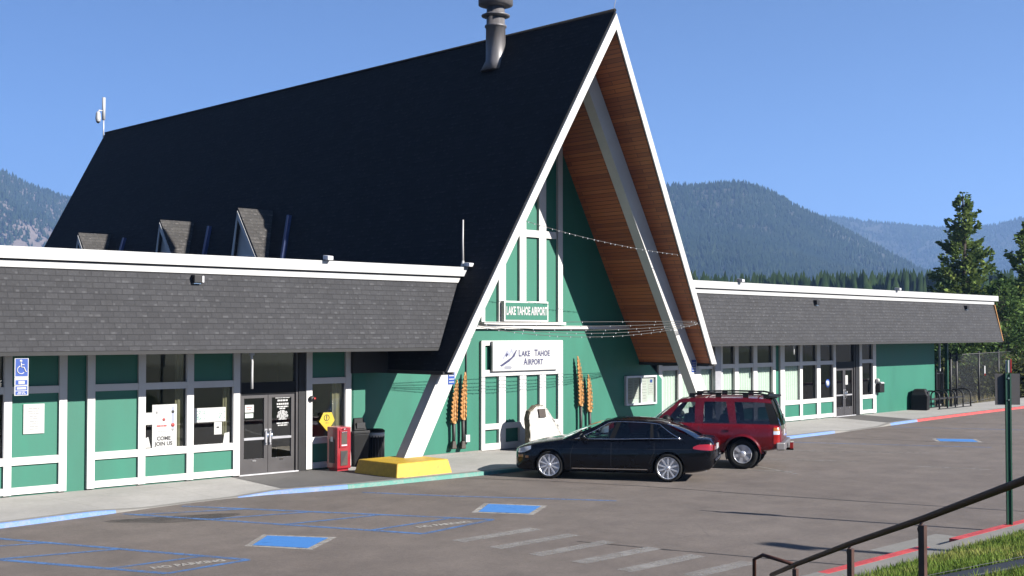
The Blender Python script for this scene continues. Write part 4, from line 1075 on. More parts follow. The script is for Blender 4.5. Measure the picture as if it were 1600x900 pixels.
# ---- dark red sport utility vehicle
loc, rz = car_origin((.52-.47*2.946-.0, -4.52+.883*2.946), (.52, -4.52), .96)
t = thing('sport_utility_vehicle', 'dark red SUV with black roof rack and silver wheels, parked behind the black saloon', 'car', loc, rz)
TH = dict(top=[(-.90, .85), (-.88, .98), (-.78, 1.06), (-.4, 1.11), (.2, 1.15), (.62, 1.18), (1.2, 1.17), (2.5, 1.17), (3.5, 1.165), (3.80, 1.16), (3.87, 1.12), (3.91, .95)],
          bot=[(-.90, .55), (-.85, .42), (-.5, .40), (0, .42), (2.9, .44), (3.4, .46), (3.8, .52), (3.91, .58)],
          wid=[(-.90, .70), (-.86, .84), (-.7, .93), (-.3, .975), (.4, .985), (1.5, .99), (3.0, .99), (3.55, .975), (3.76, .95), (3.87, .90), (3.91, .80)],
          crown=lambda x: .04*max(0, min(1, (x+.9)/.3)) if x < .8 else .005, paint='suv', wb=2.946, wr=.385, arch=.45, arch_in=.64, track=.845, tw=.27, rr=.62, arch_up=.015,
          yb=[(.4, .85), (1.0, .885), (2.5, .895), (3.9, .865)], yt=[(1.3, .72), (2.0, .745), (3.2, .745), (3.8, .72)],
          belt=[(.3, 1.12), (1.0, 1.125), (2.5, 1.125), (3.95, 1.12)], roof=[(1.2, 1.715), (1.5, 1.77), (2.2, 1.80), (3.2, 1.80), (3.6, 1.775), (3.8, 1.74)],
          A=(.58, 1.30), C=(3.89, 3.64), t0=.05, t1=.86, rcrown=.05, seats=(1.55, 2.5), rbow=.05,
          win=[(.92, 1.38, 1.72, 1.72, 'carglass'), (1.93, 1.96, 2.62, 2.50, 'tint'), (2.80, 2.72, 3.66, 3.46, 'tint')], cpillar='black',
          spk=(6, .03, .05, 'alloy', 0, .085))
body, S, D = make_car(TH, t)
tr = MB()
for s in (-1, 1):
    for pts in ([(.74, .47), (.74, 1.13)], [(1.83, .47), (1.83, 1.14)], [(2.42, .88), (2.62, 1.0), (2.72, 1.14)]): side_line(tr, D, pts, .010, 'ink', s, .002)
    side_line(tr, D, [(.4, .66), (2.4, .66)], .05, 'suv', s, .016)
lp(tr, 'door_seam', body, recalc=False)
for s in (-1, 1):
    for hx in (1.66, 2.62):
        h = MB(); side_line(h, D, [(hx-.10, 1.02), (hx+.08, 1.02)], .05, 'suv', s, .03); lp(h, 'door_handle', body, recalc=False)
    mm = MB(); mm.lathe([(0, -.12), (.09, -.10), (.115, 0), (.10, .09), (0, .11)], (1.02, s*1.10, 1.25), 'black', 14, 'y'); mm.tube([(1.0, s*.92, 1.2), (1.02, s*1.0, 1.22)], .03, 'black', 6); lp(mm, 'side_mirror', t)
    for ax in (0, 2.946):
        fl = MB(); r = .47
        def ff(u, v):
            a = pi*(-.10+1.2*u); rr = .445+.10*v; x, z = ax+rr*cos(a), .40+rr*sin(a); z = max(z, .40)
            return (x, s*(side_y(D, x, min(z, 1.05))+.045*sin(pi*min(1, v*1.0+.5))-.0+.0), z)
        fl.grid(ff, 24, 4, 'suv'); lp(fl, 'wheel_arch_flare', body, recalc=False)
    sb = MB(); sb.tube([(.48, s*.9, .40), (.62, s*1.02, .385), (2.30, s*1.02, .385), (2.44, s*.9, .40)], .038, 'chrome', 10); lp(sb, 'side_step', t)
    rr_ = MB(); rr_.tube([(1.55, s*.62, 1.84), (1.75, s*.63, 1.905), (2.6, s*.64, 1.925), (3.35, s*.63, 1.92), (3.60, s*.62, 1.87)], .024, 'black', 8)
    for q in (1.62, 2.3, 3.0, 3.52): rr_.box(q-.07, q+.07, s*.63-.022, s*.63+.022, 1.80, 1.91, 'black')
    lp(rr_, 'roof_rail', t)
    tl = MB(); hx0, hx1 = 3.73, 3.88
    for z0, z1, m in ((1.07, 1.16, 'redlens'), (.985, 1.07, 'amber'), (.90, .985, 'clear'), (.66, .90, 'redlens')):
        side_patch(tl, D, [(hx0, z0, z1), (hx0+.07, z0, z1), (hx1, z0, z1)], m, s, .010, 6, 2)
    lp(tl, 'tail_light', t, recalc=False)
    hl = MB(); side_patch(hl, D, [(-.86, .84, .98), (-.72, .84, 1.02), (-.55, .86, 1.03)], 'clear', s, .008); lp(hl, 'headlight', t, recalc=False)
for q in (2.0, 3.3):
    cb = MB(); cb.tube([(q, -.62, 1.915), (q, .62, 1.915)], .02, 'black', 6); lp(cb, 'roof_bar', t)
sp_ = MB(); sp_.hexa([(3.50, -.66, 1.82), (3.80, -.64, 1.81), (3.80, .64, 1.81), (3.50, .66, 1.82), (3.50, -.64, 1.87), (3.81, -.62, 1.845), (3.81, .62, 1.845), (3.50, .64, 1.87)], 'black'); lp(sp_, 'spoiler', t, bevel=.01)
rb = MB(); rb.hexa([(3.80, -.97, .50), (4.01, -.88, .50), (4.01, .88, .50), (3.80, .97, .50), (3.80, -.97, .70), (4.01, -.88, .70), (4.01, .88, .70), (3.80, .97, .70)], 'flue')
lp(rb, 'rear_bumper', t, bevel=.03)
hi_ = MB(); hi_.box(3.97, 4.15, -.04, .04, .44, .50, 'black'); hi_.box(4.08, 4.16, -.24, .10, .50, .66, 'redlens'); lp(hi_, 'tow_hitch', t)
dc = MB()
dc.box(3.905, 3.925, -.2, .2, .84, .98, 'plate'); lp(dc, 'licence_plate', t)
wl_ = MB(); wl_.tube([(3.90, -.3, 1.2), (3.88, .2, 1.35)], .012, 'black', 6); lp(wl_, 'rear_wiper', t)
gr = MB(); gr.box(-.935, -.88, -.6, .6, .66, .98, 'chrome'); gr.box(-.95, -.934, -.56, .56, .70, .95, 'ink'); lp(gr, 'grille', t)
# ------------------------------------------------------------------ THINGS ON AND AROUND THE BUILDING
def frame_w(F, s, o, z, left):      # text frame on a wing wall, seen from outside
    O = Vector(F(s, o, z)); a = Vector(F(s+1, o, z))-O
    return (O, -a if left else a, Vector((0, 0, 1)))
def wall_thing(F, left, s, o, z, name, label, cat, group=None):
    p = F(s, o, z); rz = -A1 if left else A2
    return thing(name, label, cat, p, rz, group)      # local x right along the wall, -y out of the wall
X_, Z_ = Vector((1, 0, 0)), Vector((0, 0, 1))
def lf(x, y, z): return (Vector((x, y, z)), X_, Z_)
def lines(mb, x0, x1, z0, z1, n, y, m, h=.4, seed=0):
    r = random.Random(seed); d = (z1-z0)/n
    for i in range(n):
        z = z1-d*(i+.5); w = (x1-x0)*r.uniform(.55, 1); c = (x0+x1)/2; x = c-w/2
        while x < c+w/2-.01:
            l = r.uniform(.03, .10); e = min(x+l, c+w/2); mb.add([(x, y, z-d*h/2), (e, y, z-d*h/2), (e, y, z+d*h/2), (x, y, z+d*h/2)], [(0, 1, 2, 3)], m); x = e+.012
# accessible parking sign hung under the soffit
t = wall_thing(LW, True, 15.75, 1.70, 2.27, 'accessible_parking_sign', 'blue and white wheelchair parking sign hanging under the left wing soffit', 'sign')
b = MB(); b.box(-.135, .135, -.006, .006, .36, .73, 'signwhite'); b.box(-.12, .12, -.009, -.0065, .375, .715, 'signblue'); lp(b, 'sign_panel', t, bevel=0)
b = MB(); y = -.0115
b.tube([(-.012, y, .675), (-.012, y, .676)], .001, 'signwhite', 4)
b.lathe([(.001, 0), (.026, .0), (.026, .002)], (-.015, y, .672), 'signwhite', 12, 'y')
b.tube([(-.012, y, .64), (-.008, y, .55), (.045, y, .548), (.075, y, .465), (.10, y, .468)], .012, 'signwhite', 6)
b.tube([(-.012, y, .60), (.05, y, .598)], .010, 'signwhite', 6)
b.tube([(-.028, y, .575)]+[(-.012+.075*cos(a), y, .498+.075*sin(a)) for a in [RAD(120+k*18) for k in range(12)]], .010, 'signwhite', 6)
lp(b, 'wheelchair_symbol', t)
b = MB(); b.box(-.135, .135, -.006, .006, .20, .355, 'signwhite'); b.box(-.115, .115, -.009, -.0065, .21, .30, 'signblue'); b.box(-.06, .06, -.012, -.0095, .225, .285, 'signwhite')
b.box(-.135, .135, -.006, .006, .0, .195, 'signwhite'); b.box(-.115, .115, -.009, -.0065, .10, .18, 'signblue'); b.box(-.09, .09, -.012, -.0095, .12, .16, 'signwhite'); b.box(-.115, .115, -.009, -.0065, .015, .085, 'signblue'); lines(b, -.10, .10, .02, .08, 2, -.0105, 'signwhite', .5, 3)
lp(b, 'lower_panel', t)
b = MB(); b.tube([(-.1, 0, .72), (-.1, 0, .79)], .006, 'dark', 6); b.tube([(.1, 0, .72), (.1, 0, .79)], .006, 'dark', 6); lp(b, 'hanger', t)
for F, left, s, z0, z1, lab in ((LW, True, 10.52, 2.23, 2.99, 'narrow white strip hanging from the left wing soffit in front of the doors'), (RW, False, 12.48, 2.70, 3.02, 'short white strip hanging from the right wing soffit')):
    t = wall_thing(F, left, s, 1.5, z0, 'hanging_strip', lab, 'strip')
    b = MB(); h = z1-z0; b.tube([(.02, 0, h+.03), (-.01, 0, h-.02), (.012, 0, h*.8), (.008, 0, h*.4), (.012, 0, 0)], .028, 'signwhite', 8); lp(b, 'strip', t)
    b = MB(); b.box(-.05, .05, -.03, .03, h-.01, h+.05 if h < .5 else h+.06, 'grey'); lp(b, 'bracket', t)
# notices
t = wall_thing(LW, True, 14.83, .012, 1.38, 'notice_sign', 'white framed notice with faint rows of text on the green panel below the wheelchair sign', 'notice')
b = MB(); b.box(-.22, .22, -.016, 0, 0, .62, 'signwhite'); lp(b, 'board', t); b = MB(); b.box(-.17, .17, -.019, -.0165, .05, .57, 'paper'); lines(b, -.14, .14, .07, .55, 9, -.0205, 'greyink', .4, 5); lp(b, 'printed_sheet', t)
t = wall_thing(LW, True, 11.85, -.02, .90, 'poster', 'tall white poster reading COME JOIN US in the window left of the doors', 'poster')
b = MB(); b.box(-.30, .30, -.008, 0, 0, .97, 'paper'); lp(b, 'sheet', t)
b = MB(); b.text('COME', .12, 'ink', lf(-.02, -.0095, .205), bold=.004, ext=.0006); b.text('JOIN US', .12, 'ink', lf(-.02, -.0095, .085), bold=.004, ext=.0006)
b.box(.17, .235, -.0095, -.0082, .40, .92, 'lilac'); 
for (x, z, r, m) in ((.20, .80, .035, 'ink'), (.20, .50, .045, 'redink'), (.20, .40, .03, 'greyink'), (-.19, .80, .03, 'greyink'), (-.02, .63, .035, 'redink')): b.lathe([(.001, 0), (r, 0), (r, .001)], (x, -.0105, z), m, 12, 'y')
lines(b, -.26, .13, .44, .54, 1, -.0095, 'redink', .35, 8); lines(b, -.2, .1, .34, .40, 1, -.0095, 'greyink', .35, 9); lp(b, 'print', t, recalc=False)
t = wall_thing(LW, True, 12.22, -.02, 1.43, 'paper_sheet', 'blank white sheet taped in the window left of the tall poster', 'paper'); b = MB(); b.box(-.12, .07, -.004, 0, 0, .27, 'paper'); lp(b, 'sheet', t)
t = wall_thing(LW, True, 12.24, -.02, .92, 'leaflet', 'small leaning white leaflet at the bottom left of the poster window', 'paper'); b = MB(); b.hexa([(-.1, -.004, 0), (.06, -.004, 0), (.06, 0, 0), (-.1, 0, 0), (-.1, -.004, .2), (.0, -.004, .24), (.0, 0, .24), (-.1, 0, .2)], 'paper'); lines(b, -.08, .0, .03, .17, 3, -.0055, 'greyink', .3, 2); lp(b, 'sheet', t)
t = wall_thing(LW, True, 10.70, -.02, 1.42, 'window_banner', 'white horizontal banner with teal drawings at both ends in the window beside the doors', 'banner')
b = MB(); b.box(-.40, .40, -.006, 0, 0, .33, 'paper'); lp(b, 'sheet', t)
b = MB()
r = random.Random(4)
for (xa, xb, n) in ((-.36, -.16, 34), (.22, .37, 16)):
    for k in range(n):
        x, z = r.uniform(xa, xb), r.uniform(.05, .27); w, h = r.uniform(.008, .03), r.uniform(.006, .02); b.add([(x, -.0075, z), (x+w, -.0075, z+r.uniform(-.01, .01)), (x+w, -.0075, z+h), (x, -.0075, z+h)], [(0, 1, 2, 3)], 'tealink')
lp(b, 'print', t, recalc=False)
t = wall_thing(LW, True, 10.50, -.02, 1.12, 'paper_sheet', 'small white note with a dark line under the window banner', 'paper'); b = MB(); b.box(-.10, .10, -.004, 0, 0, .29, 'paper'); lp(b, 'sheet', t); b = MB(); lines(b, -.06, .06, .13, .20, 1, -.0055, 'ink', .5, 3); lines(b, -.05, .05, .05, .12, 2, -.0055, 'greyink', .3, 4); lp(b, 'print', t, recalc=False)
t = wall_thing(LW, True, 10.27, -.02, .9, 'leaflet', 'white card standing in the lower right corner of the banner window', 'paper'); b = MB(); b.hexa([(-.1, -.004, 0), (.07, -.004, 0), (.07, 0, 0), (-.1, 0, 0), (-.06, -.004, .24), (.07, -.004, .26), (.07, 0, .26), (-.06, 0, .24)], 'paper'); lp(b, 'sheet', t)
t = wall_thing(LW, True, 9.65, -.052, 1.46, 'door_sticker', 'two small white and cream notices stuck on the left door leaf', 'sticker')
b = MB(); b.box(-.12, .12, -.004, 0, .13, .31, 'paper'); b.box(-.115, .105, -.004, 0, 0, .105, 'blind'); lp(b, 'sheet', t); b = MB(); lines(b, -.09, .08, .17, .27, 2, -.0055, 'redink', .3, 6); lp(b, 'print', t, recalc=False)
t = wall_thing(LW, True, 8.73, -.052, 1.19, 'door_lettering', 'white lettering and round emblem on the glass of the right door leaf', 'lettering')
b = MB()
for (z, w, h, sd) in ((.80, .12, .03, 1), (.735, .42, .05, 2), (.655, .44, .04, 3), (.57, .50, .045, 4), (.505, .38, .03, 5), (.46, .2, .03, 6)): lines(b, -w/2, w/2, z-h/2, z+h/2, 1, -.004, 'signwhite', 1.0, sd)
for k in range(9):
    z = .20+k*.026; w = .30*sqrt(max(.05, 1-((k-4)/5.2)**2)); lines(b, -w/2-.02, w/2+.02, z-.010, z+.010, 1, -.004, 'signwhite', .95, 20+k)
lines(b, -.22, .22, .03, .13, 2, -.004, 'signwhite', .6, 40); lp(b, 'letters', t, recalc=False)
t = wall_thing(LW, True, 7.47, .02, 1.04, 'warning_sign', 'yellow diamond warning sign on the window behind the red newspaper box', 'sign')
b = MB(); b.prism([(0, -.02), (.21, .26), (.12, .46), (-.12, .46), (-.25, .24)], -.01, 0, 'signyellow'); lp(b, 'panel', t)
b = MB(); b.tube([(-.03+.075*cos(a), -.013, .33+.075*sin(a)) for a in [k*.42 for k in range(16)]], .008, 'ink', 5); b.box(-.042, -.018, -.016, -.011, .31, .39, 'ink'); b.box(-.042, -.018, -.016, -.011, .275, .298, 'ink'); lines(b, -.1, .06, .17, .23, 1, -.0115, 'ink', .25, 3); lp(b, 'symbol', t)
t = wall_thing(LW, True, 7.99, .06, 1.86, 'alarm_bell', 'small dark red bell on the white post between the doors and the yellow sign window', 'alarm')
b = MB(); b.lathe([(.07, 0), (.075, -.05), (.05, -.09), (0, -.1)], (0, 0, 0), 'ink', 16, 'y'); lp(b, 'bell', t); b = MB(); b.lathe([(.03, -.08), (.03, -.14), (0, -.145)], (.03, 0, .01), 'redlens', 12, 'y'); lp(b, 'lamp', t)
t = wall_thing(RW, False, 19.15, -.05, 1.37, 'paper_sheet', 'white sheet on the door of the right wing', 'paper'); b = MB(); b.box(-.13, .15, -.004, 0, 0, .38, 'paper'); lp(b, 'sheet', t)
t = wall_thing(RW, False, 17.62, -.02, 1.35, 'window_sticker', 'round blue and white sticker in the window left of the right wing door', 'sticker'); b = MB(); b.lathe([(.001, 0), (.17, 0), (.17, .003)], (0, -.004, .12), 'signblue', 20, 'y'); b.lathe([(.001, 0), (.11, 0), (.11, .001)], (0, -.006, .12), 'signwhite', 20, 'y'); lp(b, 'disc', t)

# red newspaper box
t = thing('newspaper_box', 'red newspaper vending box standing against the wall by the yellow sign window', 'newspaper box', (-7.50, 1.80, ZG), 0)
b = MB(); b.hexa([(-.21, -.20, .06), (.21, -.20, .06), (.21, .22, .06), (-.21, .22, .06), (-.21, -.20, 1.08), (.21, -.20, 1.08), (.21, .22, 1.08), (-.21, .22, 1.08)], 'red'); lp(b, 'body', t, bevel=.02)
b = MB(); b.box(-.17, .17, -.15, .18, .0, .06, 'red'); lp(b, 'base', t)
b = MB(); b.prism([(-.14, .58), (.06, .58), (.13, .70), (.13, 1.0), (-.14, 1.0)], -.222, -.204, 'red'); b.box(-.10, .07, -.226, -.2225, .66, .93, 'boot'); b.box(-.10, .07, -.23, -.2265, .62, .65, 'greylight'); b.box(-.1, .07, -.235, -.2265, .94, .97, 'chrome'); lp(b, 'door', t)
b = MB(); b.box(-.11, .10, -.212, -.204, .14, .50, 'boot'); b.add([(-.10, -.2135, .15), (.09, -.2135, .48), (-.10, -.2135, .48)], [(0, 1, 2)], 'ink'); lp(b, 'lower_window', t)
b = MB(); b.box(-.218, -.2105, -.10, .12, .2, .78, 'ink'); b.box(-.222, -.2185, -.04, .06, .72, .84, 'greylight'); lp(b, 'side_panel', t)
b = MB(); b.tube([(-.06, -.235, 1.03), (.05, -.235, 1.03)], .014, 'chrome', 8); lp(b, 'handle', t)
# bins in the corner
t = thing('litter_bin', 'black litter bin with a white bag rim beside the yellow footing', 'bin', (-5.90, 2.40, ZG))
b = MB(); b.lathe([(.20, 0), (.22, .02), (.225, .80), (.24, .82)], (0, 0, 0), 'black', 20); lp(b, 'body', t)
b = MB()
for k in range(20): a = 2*pi*k/20; b.tube([(.232*cos(a), .232*sin(a), .05), (.236*cos(a), .236*sin(a), .74)], .012, 'ink', 5)
lp(b, 'slats', t)
b = MB(); b.lathe([(.238, .70), (.25, .76), (.247, .82), (.20, .84), (.19, .80)], (0, 0, 0), 'signwhite', 20); lp(b, 'bag_rim', t)
b = MB(); b.lathe([(.25, .82), (.255, .86), (.20, .90), (.10, .885), (.09, .80)], (0, 0, 0), 'black', 20); lp(b, 'lid', t)
t = thing('ash_bin', 'tall square black bin with a hood in the dark corner beside the red newspaper box', 'bin', (-6.52, 2.40, ZG))
b = MB(); b.hexa([(-.22, -.22, 0), (.22, -.22, 0), (.22, .22, 0), (-.22, .22, 0), (-.25, -.25, .82), (.25, -.25, .82), (.25, .25, .82), (-.25, .25, .82)], 'black'); lp(b, 'body', t, bevel=.02)
b = MB(); b.box(-.26, .26, -.26, .26, .82, .90, 'dark'); lp(b, 'rim', t, bevel=.02)
b = MB(); b.hexa([(-.2, -.2, .9), (.2, -.2, .9), (.2, .2, .9), (-.2, .2, .9), (-.15, -.12, 1.22), (.15, -.12, 1.22), (.15, .15, 1.22), (-.15, .15, 1.22)], 'black'); lp(b, 'hood', t, bevel=.02)
b = MB(); b.box(-.13, .13, -.212, -.17, .96, 1.10, 'ink'); lp(b, 'opening', t)
# airport signs on the gable
t = thing('airport_name_board', 'green board with white border reading LAKE TAHOE AIRPORT above the ledge', 'sign', (-.135, YW-.20, 3.81))
b = MB(); b.box(-.925, .925, -.03, .10, 0, .60, 'white'); lp(b, 'border', t, bevel=.01); b = MB(); b.box(-.875, .875, -.036, -.0305, .05, .55, 'green'); lp(b, 'board', t)
b = MB(); b.text('LAKE TAHOE AIRPORT', .33, 'signwhite', lf(0, -.037, .30), bold=.012, ext=.004, sx=.505); lp(b, 'lettering', t, recalc=False)
t = thing('airport_logo_sign', 'white sign with navy plane and mountain logo reading LAKE TAHOE AIRPORT over the green doors', 'sign', (-.09, YW-.16, 2.38))
b = MB(); b.box(-1.38, 1.38, -.02, .06, 0, .86, 'signwhite'); lp(b, 'board', t, bevel=.01)
b = MB()
def serif(txt, size, x, z):
    b.text(txt, size, 'navy', lf(x, -.0215, z), bold=.007, ext=.0008, sx=.86, align='LEFT')
b.text('L', .27, 'navy', lf(-.34, -.0215, .50), bold=.008, ext=.0008, sx=.8, align='LEFT'); serif('AKE', .225, -.21, .487)
b.text('T', .27, 'navy', lf(.33, -.0215, .50), bold=.008, ext=.0008, sx=.8, align='LEFT'); serif('AHOE', .225, .46, .487)
b.text('A', .27, 'navy', lf(-.12, -.0215, .25), bold=.008, ext=.0008, sx=.8, align='LEFT'); serif('IRPORT', .225, .04, .237)
lp(b, 'lettering', t, recalc=False)
b = MB(); y = -.0235
b.prism([(-1.10, .16), (-.62, .40), (-.44, .60), (-.40, .61), (-.50, .42), (-.72, .27), (-1.02, .13)], y, y+.002, 'navy')
b.prism([(-1.0, .36), (-.80, .60), (-.70, .50), (-.62, .66), (-.52, .44), (-.64, .56), (-.71, .40), (-.80, .50), (-.96, .33)], y, y+.002, 'lilac')
b.prism([(-.88, .46), (-.82, .53), (-.76, .47), (-.84, .40)], y-.001, y+.001, 'navy')
r = random.Random(2)
for k in range(12):
    a = RAD(15+k*14); c = (-.74, .44); b.add([(c[0]+r_*cos(a+q), y+.001, c[1]+r_*sin(a+q)) for r_, q in ((.22, -.02), (.33, -.012), (.33, .012), (.22, .02))], [(0, 1, 2, 3)], 'lilac')
for k in range(7): z = .05+.014*k; w = .22-.02*abs(k-3); b.add([(-.80-w+r.uniform(0, .1), y+.001, z), (-.80+w-r.uniform(0, .1), y+.001, z), (-.80+w-.02, y+.001, z+.008), (-.80-w+.1, y+.001, z+.008)], [(0, 1, 2, 3)], 'navy' if k % 2 else 'lilac')
lp(b, 'logo', t, recalc=False)
# display case
t = thing('display_case', 'white framed glass notice case on the green wall beside the right wing windows', 'notice board', (5.35, YW, 1.15))
b = MB(); b.box(-.78, .78, -.09, 0, 0, .06, 'greylight'); b.box(-.78, .78, -.09, 0, .88, .94, 'greylight'); b.box(-.78, -.72, -.088, 0, .06, .88, 'greylight'); b.box(.72, .78, -.088, 0, .06, .88, 'greylight'); b.box(-.05, .0, -.088, 0, .06, .88, 'greylight'); b.box(-.72, .72, -.012, -.002, .06, .88, 'blind'); lp(b, 'case', t)
b = MB()
for (x0, x1, z0, z1, sd) in ((-.66, -.36, .12, .84, 1), (-.32, -.09, .2, .82, 2), (.05, .36, .1, .85, 3), (.40, .69, .30, .85, 4)): b.box(x0, x1, -.02, -.0125, z0, z1, 'paper'); lines(b, x0+.03, x1-.03, z0+.05, z1-.05, 7, -.0215, 'greyink', .3, sd)
b.box(.5, .62, -.0225, -.0205, .70, .80, 'signblue'); lp(b, 'posters', t)
b = MB(); b.add([(-.72, -.07, .06), (.72, -.07, .06), (.72, -.07, .88), (-.72, -.07, .88)], [(0, 1, 2, 3)], 'glass'); lp(b, 'pane', t, recalc=False)
# stone monument
t = thing('stone_monument', 'pale rough stone monument with a bronze plaque in front of the green doors', 'monument', (0, 2.0, ZG))
out = [(-.74, 0), (-.78, .35), (-.77, .72), (-.80, .95), (-.74, 1.14), (-.55, 1.27), (-.36, 1.31), (-.16, 1.28), (.0, 1.15), (.22, .90), (.40, .68), (.58, .42), (.72, .20), (.80, 0)]
r = random.Random(8); b = MB(); n = 26; rows = []
for (yo, k) in ((.0, .985), (-.04, 1.0)): pass
pl2 = []
for (a, c) in zip(out, out[1:]+out[:1]):
    m_ = 4 if a[1] > 0 or c[1] > 0 else 8
    for i in range(m_): pl2.append((a[0]+(c[0]-a[0])*i/m_+r.uniform(-.012, .012), max(0, a[1]+(c[1]-a[1])*i/m_+(r.uniform(-.012, .012) if a[1] > 0 else 0))))
n = len(pl2); lay = [(-.17, .95), (-.19, .99), (-.13, 1.01), (-.02, 1.01), (.03, .97)]
vs = [((-.1+(x+.1)*k), y+r.uniform(-.015, .015), z*k if z > .02 else 0) for y, k in lay for x, z in pl2]
fs = [(i*n+j, i*n+(j+1) % n, (i+1)*n+(j+1) % n, (i+1)*n+j) for i in range(len(lay)-1) for j in range(n)]
b.add(vs, fs[:n], 'stone'); b.add(vs, fs[n:], 'stoneside')
b.add([vs[j] for j in range(n)], [tuple(range(n))[::-1]], 'stone')
b.add([vs[(len(lay)-1)*n+j] for j in range(n)], [tuple(range(n))], 'stoneside'); so = lp(b, 'stone', t)
b = MB(); b.hexa([(-.40, -.225, .96), (-.13, -.225, .96), (-.13, -.18, .96), (-.40, -.18, .96), (-.44, -.215, 1.20), (-.17, -.215, 1.20), (-.17, -.17, 1.20), (-.44, -.17, 1.20)], 'boot'); lp(b, 'plaque', t)
# carved wooden wall ornaments
def carving(label, x, z0, zw, z1, lean, seed):
    t = thing('wood_carving', label, 'carving', (x, YW-.13, z0), 0, 'carved wooden ornaments on the gable wall'); r = random.Random(seed); h = z1-z0; hw = zw-z0
    b = MB(); b.tube([(0, 0, .12), (.01, 0, hw*.5), (0.0, 0, hw+.03)], .045, 'burnt', 10, .055); lp(b, 'handle', t)
    b = MB(); b.hexa([(-.11, -.08, 0), (.07, -.08, 0), (.07, .08, 0), (-.11, .08, 0), (-.055, -.055, .22), (.055, -.055, .22), (.055, .055, .22), (-.055, .055, .22)], 'boot'); lp(b, 'foot', t, bevel=.03)
    b = MB(); n = int((h-hw)/.11); vs = []
    for i in range(n*3+1):
        f = i/(n*3); z = hw+(h-hw)*f; cx = lean*f*f; rad = (.062*(1-f**3.2)+.016); ph = i % 3; rad *= (1.2, 1.0, .86)[ph]; z -= .05 if ph == 0 else 0
        for j in range(10):
            a = 2*pi*j/10; k = 1+.10*sin(3*a+i); vs.append((cx+rad*k*cos(a), rad*k*.8*sin(a), z+.02*cos(a*2+i)))
    m_ = n*3+1; b.add(vs, [(i*10+j, i*10+(j+1) % 10, (i+1)*10+(j+1) % 10, (i+1)*10+j) for i in range(m_-1) for j in range(10)], 'carved'); b.add(vs[-10:], [tuple(range(10))], 'carved'); b.add(vs[:10], [tuple(range(10))[::-1]], 'carved')
    for i in range(n):
        f = (i+.4)/n
        if f > .9: continue
        z = hw+(h-hw)*f; cx = lean*f*f; rad = .070*(1-f**3.2)+.016
        for s in (-1, 1):
            for q in (-.5, .5): b.add([(cx+s*rad*.4, -rad*.9, z+.09), (cx+s*rad*1.5, -rad*.35, z+.02), (cx+s*rad*.75, -rad*.6, z-.08), (cx+s*rad*.35, -rad*1.1, z-.03)], [(0, 1, 2, 3)], 'carved') if q < 0 else None
    lp(b, 'carved_top', t, recalc=False)
carving('shorter carved wooden ornament with dark handle, nearest the white leg', -2.93, .27, 1.04, 2.20, .14, 1)
carving('taller carved wooden ornament with dark handle, left of the green doors', -2.58, .25, 1.12, 2.42, .10, 2)
carving('tallest carved wooden ornament with a pointed tip, right of the green doors', 2.33, .25, 1.30, 2.80, -.14, 3)
carving('blunt carved wooden ornament farthest right on the gable wall', 2.74, .25, 1.10, 2.22, -.06, 4)
# string lights across the gable opening
def string(a, b_, sag, label, bulbs, seed, rad=.011, m='greylight'):
    a, b_ = Vector(a), Vector(b_); t = thing('string_lights', label, 'light string', tuple(a), 0, 'light strings across the gable'); r = random.Random(seed); d = b_-a
    P = lambda f: tuple(d*f+Vector((0, 0, -4*sag*f*(1-f)))); b = MB(); b.tube([P(k/24) for k in range(25)], rad, m, 5); lp(b, 'cable', t)
    b = MB()
    for k in range(bulbs):
        p = P((k+.5+r.uniform(-.2, .2))/bulbs); b.lathe([(0, -.035), (.010, -.025), (.009, 0), (.005, .01)], p, 'clear', 6)
    lp(b, 'bulbs', t)
string((-3.28, -.22, 6.45), (3.78, -.24, 5.80), .12, 'single thin light string crossing the upper part of the gable opening', 30, 1, .007, 'cable')
for k, (sg, z0, z1) in enumerate(((.0, 3.74, 3.84), (.10, 3.72, 3.82), (.19, 3.70, 3.80), (.27, 3.70, 3.78), (.36, 3.68, 3.78))):
    string((-4.90, -.09, z0), (4.83, -.09, z1), sg, ('straight', 'slightly slack', 'half slack', 'slack', 'most slack')[k]+' cable of the bundle hanging across the gable at ledge height', 6+4*k, 5+k, .008, 'cable')
# roof fittings
def cam_fix(F, left, s, label):
    t = wall_thing(F, left, s, 1.40, 5.195, 'security_camera', label, 'camera'); b = MB(); b.box(-.03, .03, -.03, .03, 0, .05, 'grey'); b.tube([(0, 0, .04), (0, -.10, .06)], .018, 'greylight', 8); lp(b, 'bracket', t)
    b = MB(); b.hexa([(-.13, -.22, .0), (.03, -.22, .0), (.05, .02, .02), (-.11, .02, .02), (-.13, -.22, .10), (.03, -.22, .10), (.05, .02, .13), (-.11, .02, .13)], 'greylight'); lp(b, 'housing', t, bevel=.015)
cam_fix(LW, True, 8.44, 'small grey camera on the left wing fascia, midway along'); cam_fix(LW, True, 4.05, 'small grey camera at the inner end of the left wing fascia')
cam_fix(RW, False, 9.1, 'small grey camera on the right wing fascia beside the great roof'); cam_fix(RW, False, 20.7, 'small grey camera on the right wing fascia, midway along')
def flood(F, left, s, z, label):
    o = 1.345+(4.783-z)*(1.784-1.345)/(4.783-3.122); t = wall_thing(F, left, s, o-.03, z, 'wall_light', label, 'light')
    b = MB(); b.box(-.10, .10, -.17, .06, -.09, .09, 'dark'); lp(b, 'housing', t, bevel=.015); b = MB(); b.box(-.085, .085, -.12, -.02, -.108, -.092, 'clear'); lp(b, 'lens', t)
    b = MB(); b.box(.101, .16, -.12, .05, -.07, .07, 'greylight'); lp(b, 'junction_box', t)
flood(LW, True, 11.86, 4.66, 'dark box light on the shingles of the left wing'); flood(RW, False, 14.2, 4.60, 'dark box light on the shingles near the middle of the right wing'); flood(RW, False, 27.4, 4.60, 'dark box light on the shingles at the far end of the right wing')
